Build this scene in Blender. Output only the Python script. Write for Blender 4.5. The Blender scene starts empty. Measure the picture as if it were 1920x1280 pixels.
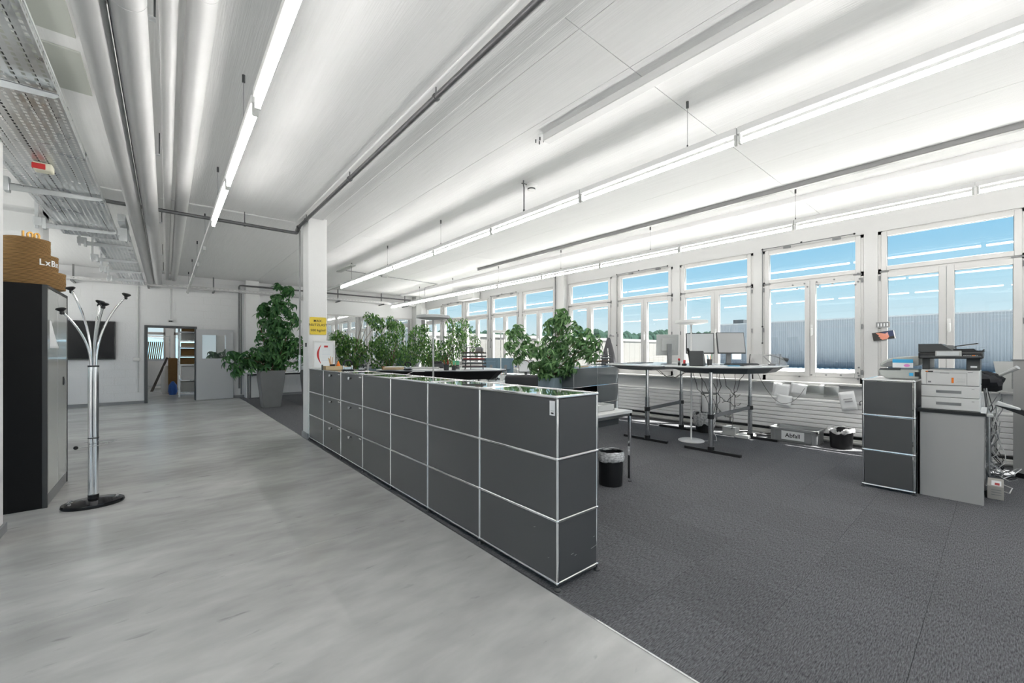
import bpy, math, random
from mathutils import Vector, Matrix
R = math.radians
PI = math.pi
random.seed(7)
S = bpy.context.scene
COL = S.collection

# ------------------------------------------------------------------ camera
CZ = 1.346
YAW = math.atan2(648.4, 770.0)
cam = bpy.data.cameras.new('camera')
cam.sensor_width = 36.0
cam.lens = 770.0 / 1920.0 * 36.0
cam.shift_y = 20.0 / 1920.0
cam.clip_start = 0.05
cam.clip_end = 600
camo = bpy.data.objects.new('camera', cam)
COL.objects.link(camo)
camo.location = (0, 0, CZ)
camo.rotation_euler = (R(90), 0, -YAW)
S.camera = camo

# ------------------------------------------------------------------ light
TUBE_STRENGTH = 18.0
SUN_STRENGTH = 21.0
S.view_settings.view_transform = 'Standard'
S.view_settings.look = 'None'
S.view_settings.gamma = 1.0
S.view_settings.use_curve_mapping = False
S.view_settings.exposure = 0.72
world = bpy.data.worlds.new('sky')
S.world = world
world.use_nodes = True
wt = world.node_tree
wt.nodes.clear()
_o = wt.nodes.new('ShaderNodeOutputWorld')
_b = wt.nodes.new('ShaderNodeBackground')
_c = wt.nodes.new('ShaderNodeTexCoord')
_s = wt.nodes.new('ShaderNodeSeparateXYZ')
_r = wt.nodes.new('ShaderNodeValToRGB')
wt.links.new(_c.outputs['Generated'], _s.inputs[0])
wt.links.new(_s.outputs['Z'], _r.inputs[0])
wt.links.new(_r.outputs[0], _b.inputs[0])
wt.links.new(_b.outputs[0], _o.inputs[0])
_e = _r.color_ramp.elements
_e[0].position = 0.0
_e[0].color = (0.62, 0.72, 0.76, 1)
_e[1].position = 1.0
_e[1].color = (0.08, 0.32, 0.72, 1)
for p_, c_ in ((0.05, (0.57, 0.70, 0.76, 1)), (0.12, (0.40, 0.63, 0.76, 1)), (0.22, (0.20, 0.49, 0.73, 1)), (0.45, (0.12, 0.38, 0.66, 1))):
    q_ = _e.new(p_)
    q_.color = c_
_b.inputs[1].default_value = 0.76
sun = bpy.data.lights.new('sun', 'SUN')
sun.energy = SUN_STRENGTH
sun.angle = R(0.53)
sun.color = (1.0, 0.965, 0.92)
suno = bpy.data.objects.new('sun', sun)
COL.objects.link(suno)
# light travels from high outside the window wall down into the room
suno.rotation_euler = Vector((-0.94, 1.05, -2.78)).to_track_quat('-Z', 'Y').to_euler()

# ------------------------------------------------------------------ materials
MATS = {}
def mat(name, col, rough=0.5, metal=0.0, spec=0.5, noise=0.0, nscale=8.0, nstretch=(1, 1, 1), bump=0.0, bscale=40.0,
        bstretch=(1, 1, 1), emit=None, estr=0.0, coat=0.0, vary=0.0, rnoise=0.0, trans=0.0, coatr=0.03, world=False):
    if name in MATS:
        return MATS[name]
    m = bpy.data.materials.new(name)
    m.use_nodes = True
    t = m.node_tree
    b = t.nodes['Principled BSDF']
    b.inputs['Base Color'].default_value = (*col, 1)
    b.inputs['Roughness'].default_value = rough
    b.inputs['Metallic'].default_value = metal
    b.inputs['Specular IOR Level'].default_value = spec
    b.inputs['Coat Weight'].default_value = coat
    b.inputs['Coat Roughness'].default_value = coatr
    if trans:
        b.inputs['Transmission Weight'].default_value = trans
    def coords(st):
        tc = t.nodes.new('ShaderNodeTexCoord')
        mp = t.nodes.new('ShaderNodeMapping')
        mp.inputs['Scale'].default_value = st
        if world:
            ge = t.nodes.new('ShaderNodeNewGeometry')
            t.links.new(ge.outputs['Position'], mp.inputs[0])
        else:
            t.links.new(tc.outputs['Object'], mp.inputs[0])
        return mp
    src = None
    if noise or rnoise:
        n = t.nodes.new('ShaderNodeTexNoise')
        n.inputs['Scale'].default_value = nscale
        n.inputs['Detail'].default_value = 6
        n.inputs['Roughness'].default_value = 0.6
        t.links.new(coords(nstretch).outputs[0], n.inputs['Vector'])
        if noise:
            mr = t.nodes.new('ShaderNodeMapRange')
            mr.inputs[1].default_value = 0.25
            mr.inputs[2].default_value = 0.75
            mr.inputs[3].default_value = 1 - noise
            mr.inputs[4].default_value = 1 + noise
            t.links.new(n.outputs[0], mr.inputs[0])
            src = mr.outputs[0]
        if rnoise:
            m2 = t.nodes.new('ShaderNodeMapRange')
            m2.inputs[1].default_value = 0.3
            m2.inputs[2].default_value = 0.7
            m2.inputs[3].default_value = max(0.02, rough - rnoise)
            m2.inputs[4].default_value = rough + rnoise
            t.links.new(n.outputs[0], m2.inputs[0])
            t.links.new(m2.outputs[0], b.inputs['Roughness'])
    if vary:
        oi = t.nodes.new('ShaderNodeObjectInfo')
        mv = t.nodes.new('ShaderNodeMapRange')
        mv.inputs[3].default_value = 1 - vary
        mv.inputs[4].default_value = 1 + vary
        t.links.new(oi.outputs['Random'], mv.inputs[0])
        if src:
            mm = t.nodes.new('ShaderNodeMath')
            mm.operation = 'MULTIPLY'
            t.links.new(src, mm.inputs[0])
            t.links.new(mv.outputs[0], mm.inputs[1])
            src = mm.outputs[0]
        else:
            src = mv.outputs[0]
    if src:
        vm = t.nodes.new('ShaderNodeVectorMath')
        vm.operation = 'SCALE'
        vm.inputs[0].default_value = col
        t.links.new(src, vm.inputs['Scale'])
        t.links.new(vm.outputs[0], b.inputs['Base Color'])
    if bump:
        n2 = t.nodes.new('ShaderNodeTexNoise')
        n2.inputs['Scale'].default_value = bscale
        n2.inputs['Detail'].default_value = 5
        t.links.new(coords(bstretch).outputs[0], n2.inputs['Vector'])
        bp = t.nodes.new('ShaderNodeBump')
        bp.inputs['Strength'].default_value = bump
        bp.inputs['Distance'].default_value = 0.01
        t.links.new(n2.outputs[0], bp.inputs['Height'])
        t.links.new(bp.outputs[0], b.inputs['Normal'])
    if emit:
        b.inputs['Emission Color'].default_value = (*emit, 1)
        b.inputs['Emission Strength'].default_value = estr
    MATS[name] = m
    return m

def glass_mat(name, tint=(1, 1, 1), ior=1.5, base=0.0, rough=0.0):
    if name in MATS:
        return MATS[name]
    m = bpy.data.materials.new(name)
    m.use_nodes = True
    t = m.node_tree
    t.nodes.clear()
    o = t.nodes.new('ShaderNodeOutputMaterial')
    mx = t.nodes.new('ShaderNodeMixShader')
    tr = t.nodes.new('ShaderNodeBsdfTransparent')
    tr.inputs[0].default_value = (*tint, 1)
    gl = t.nodes.new('ShaderNodeBsdfGlossy')
    gl.inputs['Roughness'].default_value = rough
    lw = t.nodes.new('ShaderNodeLayerWeight')
    lw.inputs[0].default_value = 0.5
    pw = t.nodes.new('ShaderNodeMath')
    pw.operation = 'POWER'
    pw.inputs[1].default_value = 5.0
    t.links.new(lw.outputs['Facing'], pw.inputs[0])
    ad = t.nodes.new('ShaderNodeMath')
    ad.operation = 'MULTIPLY_ADD'
    ad.use_clamp = True
    ad.inputs[1].default_value = 0.9 - base
    ad.inputs[2].default_value = base + ((ior - 1) / (ior + 1)) ** 2
    t.links.new(pw.outputs[0], ad.inputs[0])
    t.links.new(ad.outputs[0], mx.inputs[0])
    t.links.new(tr.outputs[0], mx.inputs[1])
    t.links.new(gl.outputs[0], mx.inputs[2])
    t.links.new(mx.outputs[0], o.inputs[0])
    MATS[name] = m
    return m

def leaf_mat(name, col, col2, vary=0.35):
    m = bpy.data.materials.new(name)
    m.use_nodes = True
    t = m.node_tree
    b = t.nodes['Principled BSDF']
    b.inputs['Roughness'].default_value = 0.35
    oi = t.nodes.new('ShaderNodeObjectInfo')
    ge = t.nodes.new('ShaderNodeNewGeometry')
    ad = t.nodes.new('ShaderNodeMath')
    ad.operation = 'ADD'
    t.links.new(oi.outputs['Random'], ad.inputs[0])
    t.links.new(ge.outputs['Random Per Island'], ad.inputs[1])
    fr = t.nodes.new('ShaderNodeMath')
    fr.operation = 'FRACT'
    t.links.new(ad.outputs[0], fr.inputs[0])
    mx = t.nodes.new('ShaderNodeMix')
    mx.data_type = 'RGBA'
    t.links.new(fr.outputs[0], mx.inputs[0])
    mx.inputs[6].default_value = (*col, 1)
    mx.inputs[7].default_value = (*col2, 1)
    t.links.new(mx.outputs[2], b.inputs['Base Color'])
    tl = t.nodes.new('ShaderNodeBsdfTranslucent')
    t.links.new(mx.outputs[2], tl.inputs[0])
    ms = t.nodes.new('ShaderNodeMixShader')
    ms.inputs[0].default_value = 0.4
    o = t.nodes['Material Output']
    t.links.new(b.outputs[0], ms.inputs[1])
    t.links.new(tl.outputs[0], ms.inputs[2])
    t.links.new(ms.outputs[0], o.inputs[0])
    MATS[name] = m
    return m

WHITE = mat('white_paint', (0.80, 0.80, 0.80), 0.6, noise=0.02, nscale=3, bump=0.15, bscale=60)
CEIL = mat('board_marked_concrete', (0.80, 0.80, 0.80), 0.75, noise=0.035, nscale=3.5, nstretch=(9, 0.35, 1), bump=0.3, bscale=7, bstretch=(16, 0.5, 1))
BLOCK = mat('painted_block', (0.82, 0.82, 0.83), 0.6, bump=0.25, bscale=50)
CONC = mat('polished_concrete', (0.48, 0.48, 0.47), 0.26, noise=0.08, nscale=1.6, nstretch=(0.7, 1.5, 1))
_t = CONC.node_tree
_bs = _t.nodes['Principled BSDF']
_old = _bs.inputs['Base Color'].links[0].from_socket
_tc = _t.nodes.new('ShaderNodeTexCoord')
def _layer(scale, st, lo, hi, a, b, src):
    mp = _t.nodes.new('ShaderNodeMapping')
    mp.inputs['Scale'].default_value = st
    _t.links.new(_tc.outputs['Object'], mp.inputs[0])
    n = _t.nodes.new('ShaderNodeTexNoise')
    n.inputs['Scale'].default_value = scale
    n.inputs['Detail'].default_value = 5
    n.inputs['Distortion'].default_value = 0.3
    _t.links.new(mp.outputs[0], n.inputs['Vector'])
    r = _t.nodes.new('ShaderNodeMapRange')
    for i_, v_ in enumerate((lo, hi, a, b)):
        r.inputs[1 + i_].default_value = v_
    _t.links.new(n.outputs[0], r.inputs[0])
    v = _t.nodes.new('ShaderNodeVectorMath')
    v.operation = 'SCALE'
    _t.links.new(src, v.inputs[0])
    _t.links.new(r.outputs[0], v.inputs['Scale'])
    return v.outputs[0]
_s1 = _layer(0.9, (0.7, 1.5, 1), 0.28, 0.72, 0.78, 1.18, _old)
_s2 = _layer(6.0, (0.6, 1.5, 1), 0.30, 0.70, 0.90, 1.09, _s1)
_s3 = _layer(11.0, (0.5, 1.4, 1), 0.24, 0.34, 0.72, 1.0, _s2)
_t.links.new(_s3, _bs.inputs['Base Color'])
CARPET = mat('carpet_tile', (0.135, 0.137, 0.145), 0.95, spec=0.1, noise=0.85, nscale=24, nstretch=(1.4, 9, 1), bump=0.8, bscale=60, bstretch=(1, 3, 1), vary=0.05, world=True)
DARK = mat('dark_joint', (0.02, 0.02, 0.022), 0.9)
METALP = mat('graphite_steel', (0.075, 0.077, 0.080), 0.30, spec=0.6, coat=0.25, coatr=0.2)
CHROME = mat('chrome', (0.86, 0.87, 0.88), 0.12, 1.0)
CHROMED = mat('brushed_chrome', (0.60, 0.61, 0.62), 0.22, 1.0)
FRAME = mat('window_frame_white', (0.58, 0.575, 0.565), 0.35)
WALLR = mat('window_wall_paint', (0.60, 0.60, 0.595), 0.6, bump=0.1, bscale=60)  # white wall paint darkened to offset the strong light of the window tubes
PLW = mat('white_plastic', (0.72, 0.72, 0.71), 0.4)
PLG = mat('light_grey_plastic', (0.50, 0.51, 0.50), 0.45)
GREY = mat('mid_grey_plastic', (0.22, 0.225, 0.23), 0.5)
DG = mat('dark_grey_plastic', (0.055, 0.058, 0.06), 0.45)
BLK = mat('black_plastic', (0.012, 0.012, 0.013), 0.4)
BLKG = mat('black_gloss', (0.01, 0.01, 0.012), 0.08)
GALV = mat('galvanised_steel', (0.62, 0.64, 0.65), 0.33, 0.9, noise=0.18, nscale=4, rnoise=0.12)
DUCT = mat('duct_foil_grey', (0.60, 0.60, 0.60), 0.5, 0.1, noise=0.04, nscale=3)
PIPE = mat('old_steel_pipe', (0.16, 0.16, 0.165), 0.4, 0.6, noise=0.2, nscale=20)
CARD = mat('corrugated_card', (0.25, 0.145, 0.055), 0.85, noise=0.12, nscale=20)
CARDL = mat('light_card', (0.55, 0.42, 0.26), 0.8, noise=0.05)
PAPER = mat('paper', (0.82, 0.83, 0.84), 0.7)
PAPERG = mat('grey_print', (0.35, 0.35, 0.36), 0.7)
TUBE = mat('fluorescent_tube', (1, 1, 1), 0.4, emit=(1.0, 0.975, 0.945), estr=TUBE_STRENGTH)
LAMPW = mat('lamp_white', (0.76, 0.76, 0.75), 0.4)
YEL = mat('yellow_sign', (0.78, 0.58, 0.05), 0.45)
RED = mat('red_print', (0.55, 0.03, 0.03), 0.45)
ORG = mat('orange', (0.9, 0.22, 0.01), 0.5)
BLUE = mat('blue_plastic', (0.03, 0.12, 0.45), 0.4)
LBLUE = mat('light_blue', (0.25, 0.55, 0.75), 0.4)
BLUEG = mat('blue_grey_screen_back', (0.16, 0.24, 0.30), 0.35)
SCRG = mat('grey_screen', (0.40, 0.40, 0.40), 0.35)
SCRL = mat('pale_screen', (0.62, 0.64, 0.65), 0.35)
GREEN = mat('green_box', (0.12, 0.45, 0.25), 0.5)
SKIN = mat('skin_print', (0.80, 0.32, 0.22), 0.6)
NAVY = mat('navy_print', (0.04, 0.06, 0.13), 0.6)
WOOD = mat('pencil_wood', (0.65, 0.36, 0.14), 0.6)
BARK = mat('bark', (0.20, 0.14, 0.08), 0.8)
SOIL = mat('soil', (0.03, 0.02, 0.015), 0.95)
PLANT1 = mat('planter_grey', (0.17, 0.175, 0.18), 0.38, noise=0.1, nscale=3)
PLANT2 = mat('planter_blue_grey', (0.22, 0.29, 0.33), 0.4)
BAG = glass_mat('clear_bag', (0.86, 0.86, 0.86), 1.5, 0.16, 0.25)
PANE = glass_mat('window_glass', (0.97, 0.985, 0.98), 1.5, 0.0)
MIRG = glass_mat('reflective_partition_glass', (0.9, 0.93, 0.93), 1.5, 0.42)
GTOP = mat('green_glass_top', (0.55, 0.68, 0.66), 0.03, 0.8, spec=0.9, coat=1.0)
JACK = mat('black_cloth', (0.012, 0.012, 0.015), 0.85, bump=0.5, bscale=20)
LEAF_A = leaf_mat('umbrella_leaf', (0.05, 0.15, 0.05), (0.26, 0.46, 0.18))
LEAF_B = leaf_mat('dark_umbrella_leaf', (0.02, 0.095, 0.035), (0.12, 0.31, 0.09))
LEAF_C = leaf_mat('ficus_leaf', (0.03, 0.11, 0.04), (0.22, 0.42, 0.10))

# ------------------------------------------------------------------ helpers
class MB:
    def __init__(s):
        s.v = []
        s.f = []
    def add(s, vs, fs):
        n = len(s.v)
        s.v += [tuple(v) for v in vs]
        s.f += [tuple(i + n for i in f) for f in fs]
        return s
    def box(s, x0, x1, y0, y1, z0, z1):
        return s.add([(x0, y0, z0), (x1, y0, z0), (x1, y1, z0), (x0, y1, z0), (x0, y0, z1), (x1, y0, z1), (x1, y1, z1), (x0, y1, z1)],
                     [(0, 3, 2, 1), (4, 5, 6, 7), (0, 1, 5, 4), (1, 2, 6, 5), (2, 3, 7, 6), (3, 0, 4, 7)])
    def cyl(s, p, q, r, n=12, r2=None, cap=True):
        p = Vector(p); q = Vector(q)
        r2 = r if r2 is None else r2
        d = (q - p).normalized()
        a = d.orthogonal().normalized()
        b = d.cross(a)
        vs = []
        for c, rr in ((p, r), (q, r2)):
            for i in range(n):
                t = 2 * PI * i / n
                vs.append(c + a * math.cos(t) * rr + b * math.sin(t) * rr)
        fs = [(i, (i + 1) % n, n + (i + 1) % n, n + i) for i in range(n)]
        if cap:
            fs += [tuple(reversed(range(n))), tuple(range(n, 2 * n))]
        return s.add(vs, fs)
    def tube(s, pts, r, n=8, cap=True):
        pts = [Vector(p) for p in pts]
        rr = r if isinstance(r, (list, tuple)) else [r] * len(pts)
        vs = []
        a = None
        for i, p in enumerate(pts):
            d = ((pts[min(i + 1, len(pts) - 1)] - pts[max(i - 1, 0)])).normalized()
            a = d.orthogonal().normalized() if a is None else (a - d * a.dot(d)).normalized()
            b = d.cross(a)
            for k in range(n):
                t = 2 * PI * k / n
                vs.append(p + (a * math.cos(t) + b * math.sin(t)) * rr[i])
        fs = []
        for i in range(len(pts) - 1):
            for k in range(n):
                k2 = (k + 1) % n
                fs.append((i * n + k, i * n + k2, (i + 1) * n + k2, (i + 1) * n + k))
        if cap:
            fs += [tuple(reversed(range(n))), tuple(range((len(pts) - 1) * n, len(pts) * n))]
        return s.add(vs, fs)
    def lathe(s, prof, n=24, c=(0, 0, 0), sx=1.0, sy=1.0):
        vs = []
        for r, z in prof:
            for i in range(n):
                t = 2 * PI * i / n
                vs.append((c[0] + r * sx * math.cos(t), c[1] + r * sy * math.sin(t), c[2] + z))
        fs = []
        m = len(prof)
        for j in range(m - 1):
            for i in range(n):
                i2 = (i + 1) % n
                fs.append((j * n + i, j * n + i2, (j + 1) * n + i2, (j + 1) * n + i))
        if prof[0][0] > 1e-4:
            fs.append(tuple(reversed(range(n))))
        if prof[-1][0] > 1e-4:
            fs.append(tuple(range((m - 1) * n, m * n)))
        return s.add(vs, fs)
    def prism(s, pts, z0, z1):
        n = len(pts)
        vs = [(x, y, z0) for x, y in pts] + [(x, y, z1) for x, y in pts]
        fs = [tuple(reversed(range(n))), tuple(range(n, 2 * n))] + [(i, (i + 1) % n, n + (i + 1) % n, n + i) for i in range(n)]
        return s.add(vs, fs)
    def side_prism(s, pts, a, b, axis='x'):
        """outline in the plane across AXIS, extruded from a to b; for x the outline is (y, z), for y it is (x, z)"""
        n = len(pts)
        if axis == 'x':
            vs = [(a, u, w) for u, w in pts] + [(b, u, w) for u, w in pts]
        else:
            vs = [(u, a, w) for u, w in pts] + [(u, b, w) for u, w in pts]
        fs = [tuple(reversed(range(n))), tuple(range(n, 2 * n))] + [(i, (i + 1) % n, n + (i + 1) % n, n + i) for i in range(n)]
        return s.add(vs, fs)
    def ball(s, c, r, n=10, m=6):
        prof = [(r * math.sin(PI * j / m), -r * math.cos(PI * j / m)) for j in range(m + 1)]
        prof[0] = (1e-5, -r); prof[-1] = (1e-5, r)
        return s.lathe(prof, n, c)
    def xf(s, M):
        s.v = [tuple(M @ Vector(v)) for v in s.v]
        return s
    def turn(s, deg, axis='Z', loc=(0, 0, 0)):
        return s.xf(Matrix.Translation(loc) @ Matrix.Rotation(R(deg), 4, axis))
    def mesh(s, name, m, smooth=True):
        me = bpy.data.meshes.new(name)
        me.from_pydata(s.v, [], s.f)
        me.materials.append(m)
        if smooth:
            me.polygons.foreach_set('use_smooth', [True] * len(me.polygons))
            me.set_sharp_from_angle(angle=R(35))
        me.update()
        return me
    def build(s, name, m, parent=None, bevel=0.0, seg=2, world=False, smooth=True, solid=0.0, base=False):
        off = Vector((0, 0, 0))
        if world and parent is not None:
            p = parent
            while p is not None:
                off += p.location
                p = p.parent
        loc = Vector((0, 0, 0))
        if parent is None or base:
            xs = [v[0] for v in s.v]; ys = [v[1] for v in s.v]; zs = [v[2] for v in s.v]
            loc = Vector(((min(xs) + max(xs)) / 2, (min(ys) + max(ys)) / 2, min(zs)))
        tot = off + (loc if (parent is None or base) else Vector((0, 0, 0)))
        if tot.length > 0:
            s.v = [(a - tot.x, b - tot.y, c - tot.z) for a, b, c in s.v]
        o = bpy.data.objects.new(name, s.mesh(name, m, smooth))
        o.location = loc
        COL.objects.link(o)
        if parent is not None:
            o.parent = parent
        if solid:
            md = o.modifiers.new('thickness', 'SOLIDIFY')
            md.thickness = solid
        if bevel:
            md = o.modifiers.new('bevel', 'BEVEL')
            md.width = bevel
            md.segments = seg
            md.limit_method = 'ANGLE'
            md.angle_limit = R(40)
            md.harden_normals = False
        return o

def tag(o, label=None, cat=None, group=None, kind=None):
    if label: o['label'] = label
    if cat: o['category'] = cat
    if group: o['group'] = group
    if kind: o['kind'] = kind
    return o
def thing(name, label, cat, loc=(0, 0, 0), rot=0.0, group=None, kind=None):
    o = bpy.data.objects.new(name, None)
    o.empty_display_size = 0.1
    COL.objects.link(o)
    o.location = loc
    o.rotation_euler = (0, 0, R(rot))
    return tag(o, label, cat, group, kind)
def dup(root, loc, rot=0.0, label=None, group=None):
    def cp(o, par):
        c = o.copy()
        COL.objects.link(c)
        c.parent = par
        for ch in list(o.children):
            cp(ch, c)
        return c
    r = cp(root, None)
    r.location = loc
    r.rotation_euler = (0, 0, R(rot))
    return tag(r, label, None, group)
def inst(me, name, parent, M, label=None):
    o = bpy.data.objects.new(name, me)
    COL.objects.link(o)
    o.parent = parent
    o.matrix_basis = M
    if label: o['label'] = label
    return o
def B(x0, x1, y0, y1, z0, z1):
    return MB().box(x0, x1, y0, y1, z0, z1)
def text(body, size, M, name, m, parent, depth=0.001, bend=None, spacing=1.0):
    """lettering turned into a mesh; M places it; bend=(radius) wraps it round a vertical cylinder"""
    c = bpy.data.curves.new(name, 'FONT')
    c.body = body
    c.size = size
    c.align_x = 'CENTER'
    c.align_y = 'CENTER'
    c.extrude = depth
    c.space_character = spacing
    c.offset = size * 0.010
    tmp = bpy.data.objects.new(name, c)
    COL.objects.link(tmp)
    dg = bpy.context.evaluated_depsgraph_get()
    me = bpy.data.meshes.new_from_object(tmp.evaluated_get(dg))
    bpy.data.objects.remove(tmp)
    for v in me.vertices:
        co = v.co.copy()
        if bend:
            a = co.x / bend
            co = Vector((math.sin(a) * (bend + co.z), co.y, math.cos(a) * (bend + co.z) - bend))
        v.co = M @ co
    me.materials.clear()
    me.materials.append(m)
    o = bpy.data.objects.new(name, me)
    COL.objects.link(o)
    if parent is not None: o.parent = parent
    return o
def facing(loc, normal_deg):
    """matrix for lettering: local x to the reader's right, local z out of the surface; normal_deg is the compass direction (from +X, ccw) the face looks to"""
    a = R(normal_deg)
    n = Vector((math.cos(a), math.sin(a), 0))
    u = Vector((0, 0, 1))
    r = u.cross(n)
    M = Matrix(((r.x, u.x, n.x, loc[0]), (r.y, u.y, n.y, loc[1]), (r.z, u.z, n.z, loc[2]), (0, 0, 0, 1)))
    return M

CH = 3.45      # ceiling height
YF = 14.5      # far wall
XW = 7.80      # window plane
YB = -5.0      # wall behind the camera

# ================================================================== SETTING
fl = B(-4.0, 7.9, YB, YF, -0.20, -0.012).build('floor', DARK)
tag(fl, kind='structure')
EDGE = 1.655
def slab(x0, x1, y0, y1):
    B(x0, x1, y0, y1, -0.012, 0).build('slab', CONC, fl, bevel=0.002, seg=1, world=True, smooth=False)
slab(-4.0, EDGE, YB, 3.097)
slab(-4.0, EDGE, 3.101, 9.10)
slab(-4.0, EDGE, 9.104, YF)
# carpet tiles on a half-metre grid; the nearest ones singly
tm = B(-0.2492, 0.2492, -0.2492, 0.2492, -0.008, 0.0).mesh('tile', CARPET, False)
x_lines = [EDGE + 0.004] + [2.114 + 0.5 * k for k in range(12)] + [7.78]
n_t = 0
for j in range(14):
    yc = -1.005 + 0.5 * j
    for i in range(11):
        xc = 2.364 + 0.5 * i
        o = inst(tm, 'tile', fl, Matrix.Translation((xc - fl.location.x, yc - fl.location.y, 0 - fl.location.z)))
for (x0, x1, nm) in ((EDGE + 0.004, 2.1132, 'tile'), (7.6148, 7.80, 'tile')):
    for j in range(14):
        yc = -1.005 + 0.5 * j
        B(x0, x1, yc - 0.2492, yc + 0.2492, -0.008, 0).build('tile', CARPET, fl, world=True, smooth=False)
rest = MB()
for (a, b) in ((YB, -1.2558), (5.7458, YF)):
    nb = max(1, round((b - a) / 0.5))
    for j in range(nb):
        for i in range(13):
            rest.box(x_lines[i] + 0.0008, x_lines[i + 1] - 0.0008, a + (b - a) * j / nb + 0.0008, a + (b - a) * (j + 1) / nb - 0.0008, -0.008, 0)
tag(rest.build('carpet', CARPET, fl, world=True, smooth=False), kind='stuff')
tag(B(EDGE - 0.006, EDGE + 0.004, -3.0, YF, -0.01, 0.003).build('trim_1', CHROMED), kind='structure')

ce = B(-4.0, 7.9, YB, YF, 3.468, 3.70).build('ceiling', DARK)
tag(ce, kind='structure')
gx = [-4.0, 2.057, 2.622, 5.087, 7.9]
gy = [YB, 1.762, 7.46, YF]
for i in range(4):
    for j in range(3):
        g_ = 0.0025
        B(gx[i] + g_, gx[i + 1] - g_, gy[j] + g_, gy[j + 1] - g_, CH, 3.470).build('panel', CEIL, ce, world=True, smooth=False)
tag(B(1.60, 1.90, YB, 7.2, 3.425, 3.452).build('trim_2', CEIL, bevel=0.01), kind='structure')
tag(B(-4.0, 1.60, 7.34, 7.46, 3.43, 3.452).build('trim_3', CEIL, bevel=0.01), kind='structure')

# far wall: blockwork on the left, door opening, glazed partition on the right
wb = MB()
wb.box(-4.0, -0.373, YF + 0.004, YF + 0.16, 0, CH + 0.05)
wb.box(0.609, 4.10, YF + 0.004, YF + 0.16, 0, CH + 0.05)
wb.box(-0.373, 0.609, YF + 0.004, YF + 0.16, 2.0, CH + 0.05)
wb.box(4.10, 7.9, YF + 0.004, YF + 0.16, 2.62, CH + 0.05)
wb.box(4.10, 7.9, YF + 0.004, YF + 0.16, 0.0, 0.12)
WBK = tag(wb.build('wall_back', WHITE, smooth=False), kind='structure')
bmesh_cache = {}
def block(x0, x1, z0, z1):
    k = (round(x1 - x0, 3), round(z1 - z0, 3))
    if k not in bmesh_cache:
        w, h = k
        bmesh_cache[k] = B(-w / 2 + 0.004, w / 2 - 0.004, -0.004, 0.006, -h / 2 + 0.004, h / 2 - 0.004).mesh('block', BLOCK, False)
    inst(bmesh_cache[k], 'block', WBK, Matrix.Translation(((x0 + x1) / 2 - WBK.location.x, YF - WBK.location.y, (z0 + z1) / 2 - WBK.location.z)))
zz = 0.10
row = 0
while zz < CH - 0.05:
    z1 = min(zz + 0.2, CH)
    x = -2.6 - (0.2 if row % 2 else 0)
    while x < 4.08:
        segs = [(max(x, -2.6), min(x + 0.4, 4.10))]
        if z1 < 2.05 + 0.1:
            new = []
            for a, b in segs:
                if b <= -0.44 or a >= 0.66: new.append((a, b))
                else:
                    if a < -0.44: new.append((a, -0.44))
                    if b > 0.66: new.append((0.66, b))
            segs = new
        for a, b in segs:
            if b - a > 0.03: block(a, b, zz, z1)
        x += 0.4
    zz += 0.2
    row += 1
BASE = mat('grey_baseboard', (0.28, 0.29, 0.30), 0.6)
tag(B(-3.9, -0.44, YF - 0.016, YF - 0.003, 0.0, 0.075).build('baseboard_back', BASE), kind='structure')
tag(B(0.66, 4.10, YF - 0.016, YF - 0.003, 0.0, 0.075).build('baseboard_back', BASE), kind='structure')
# column standing out of the far wall right of the door, and the one by the windows
tag(B(1.78, 2.12, YF - 0.30, YF - 0.006, 0, CH).build('trim_4', WHITE, bevel=0.01), kind='structure')
tag(B(7.20, 7.42, YF - 0.35, YF - 0.006, 0, CH).build('trim_5', PLG, bevel=0.01), kind='structure')

# glazed partition
gp = tag(thing('window_1', None, None, (5.7, YF, 0.12)), kind='structure')
fr = MB()
for x in (4.10, 4.42, 5.50, 6.35, 7.15):
    fr.box(x - 0.035, x + 0.035, YF - 0.02, YF + 0.06, 0.12, 2.62)
for z in (0.12, 0.90, 2.58):
    fr.box(4.10, 7.2, YF - 0.018, YF + 0.058, z, z + 0.045)
fr.build('frame', FRAME, gp, world=True)
for a, b in ((4.10, 4.42), (4.42, 5.50), (5.50, 6.35), (6.35, 7.15)):
    for z0, z1 in ((0.165, 0.90), (0.945, 2.58)):
        B(a + 0.03, b - 0.03, YF + 0.010, YF + 0.018, z0, z1).build('pane', MIRG, gp, world=True)
# room behind the partition
rb = MB()
rb.box(2.45, 7.9, 18.4, 18.5, 0, CH)
rb.box(2.40, 2.45, YF + 0.16, 18.5, 0, CH)
rb.box(7.85, 7.95, YF + 0.16, 18.5, 0, CH)
tag(rb.build('wall_rear_room', WHITE, smooth=False), kind='structure')
tag(B(2.40, 7.95, YF + 0.16, 18.5, -0.2, 0).build('floor', CARPET), kind='structure')
tag(B(2.40, 7.95, YF + 0.16, 18.5, CH, 3.7).build('ceiling', WHITE), kind='structure')

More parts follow.
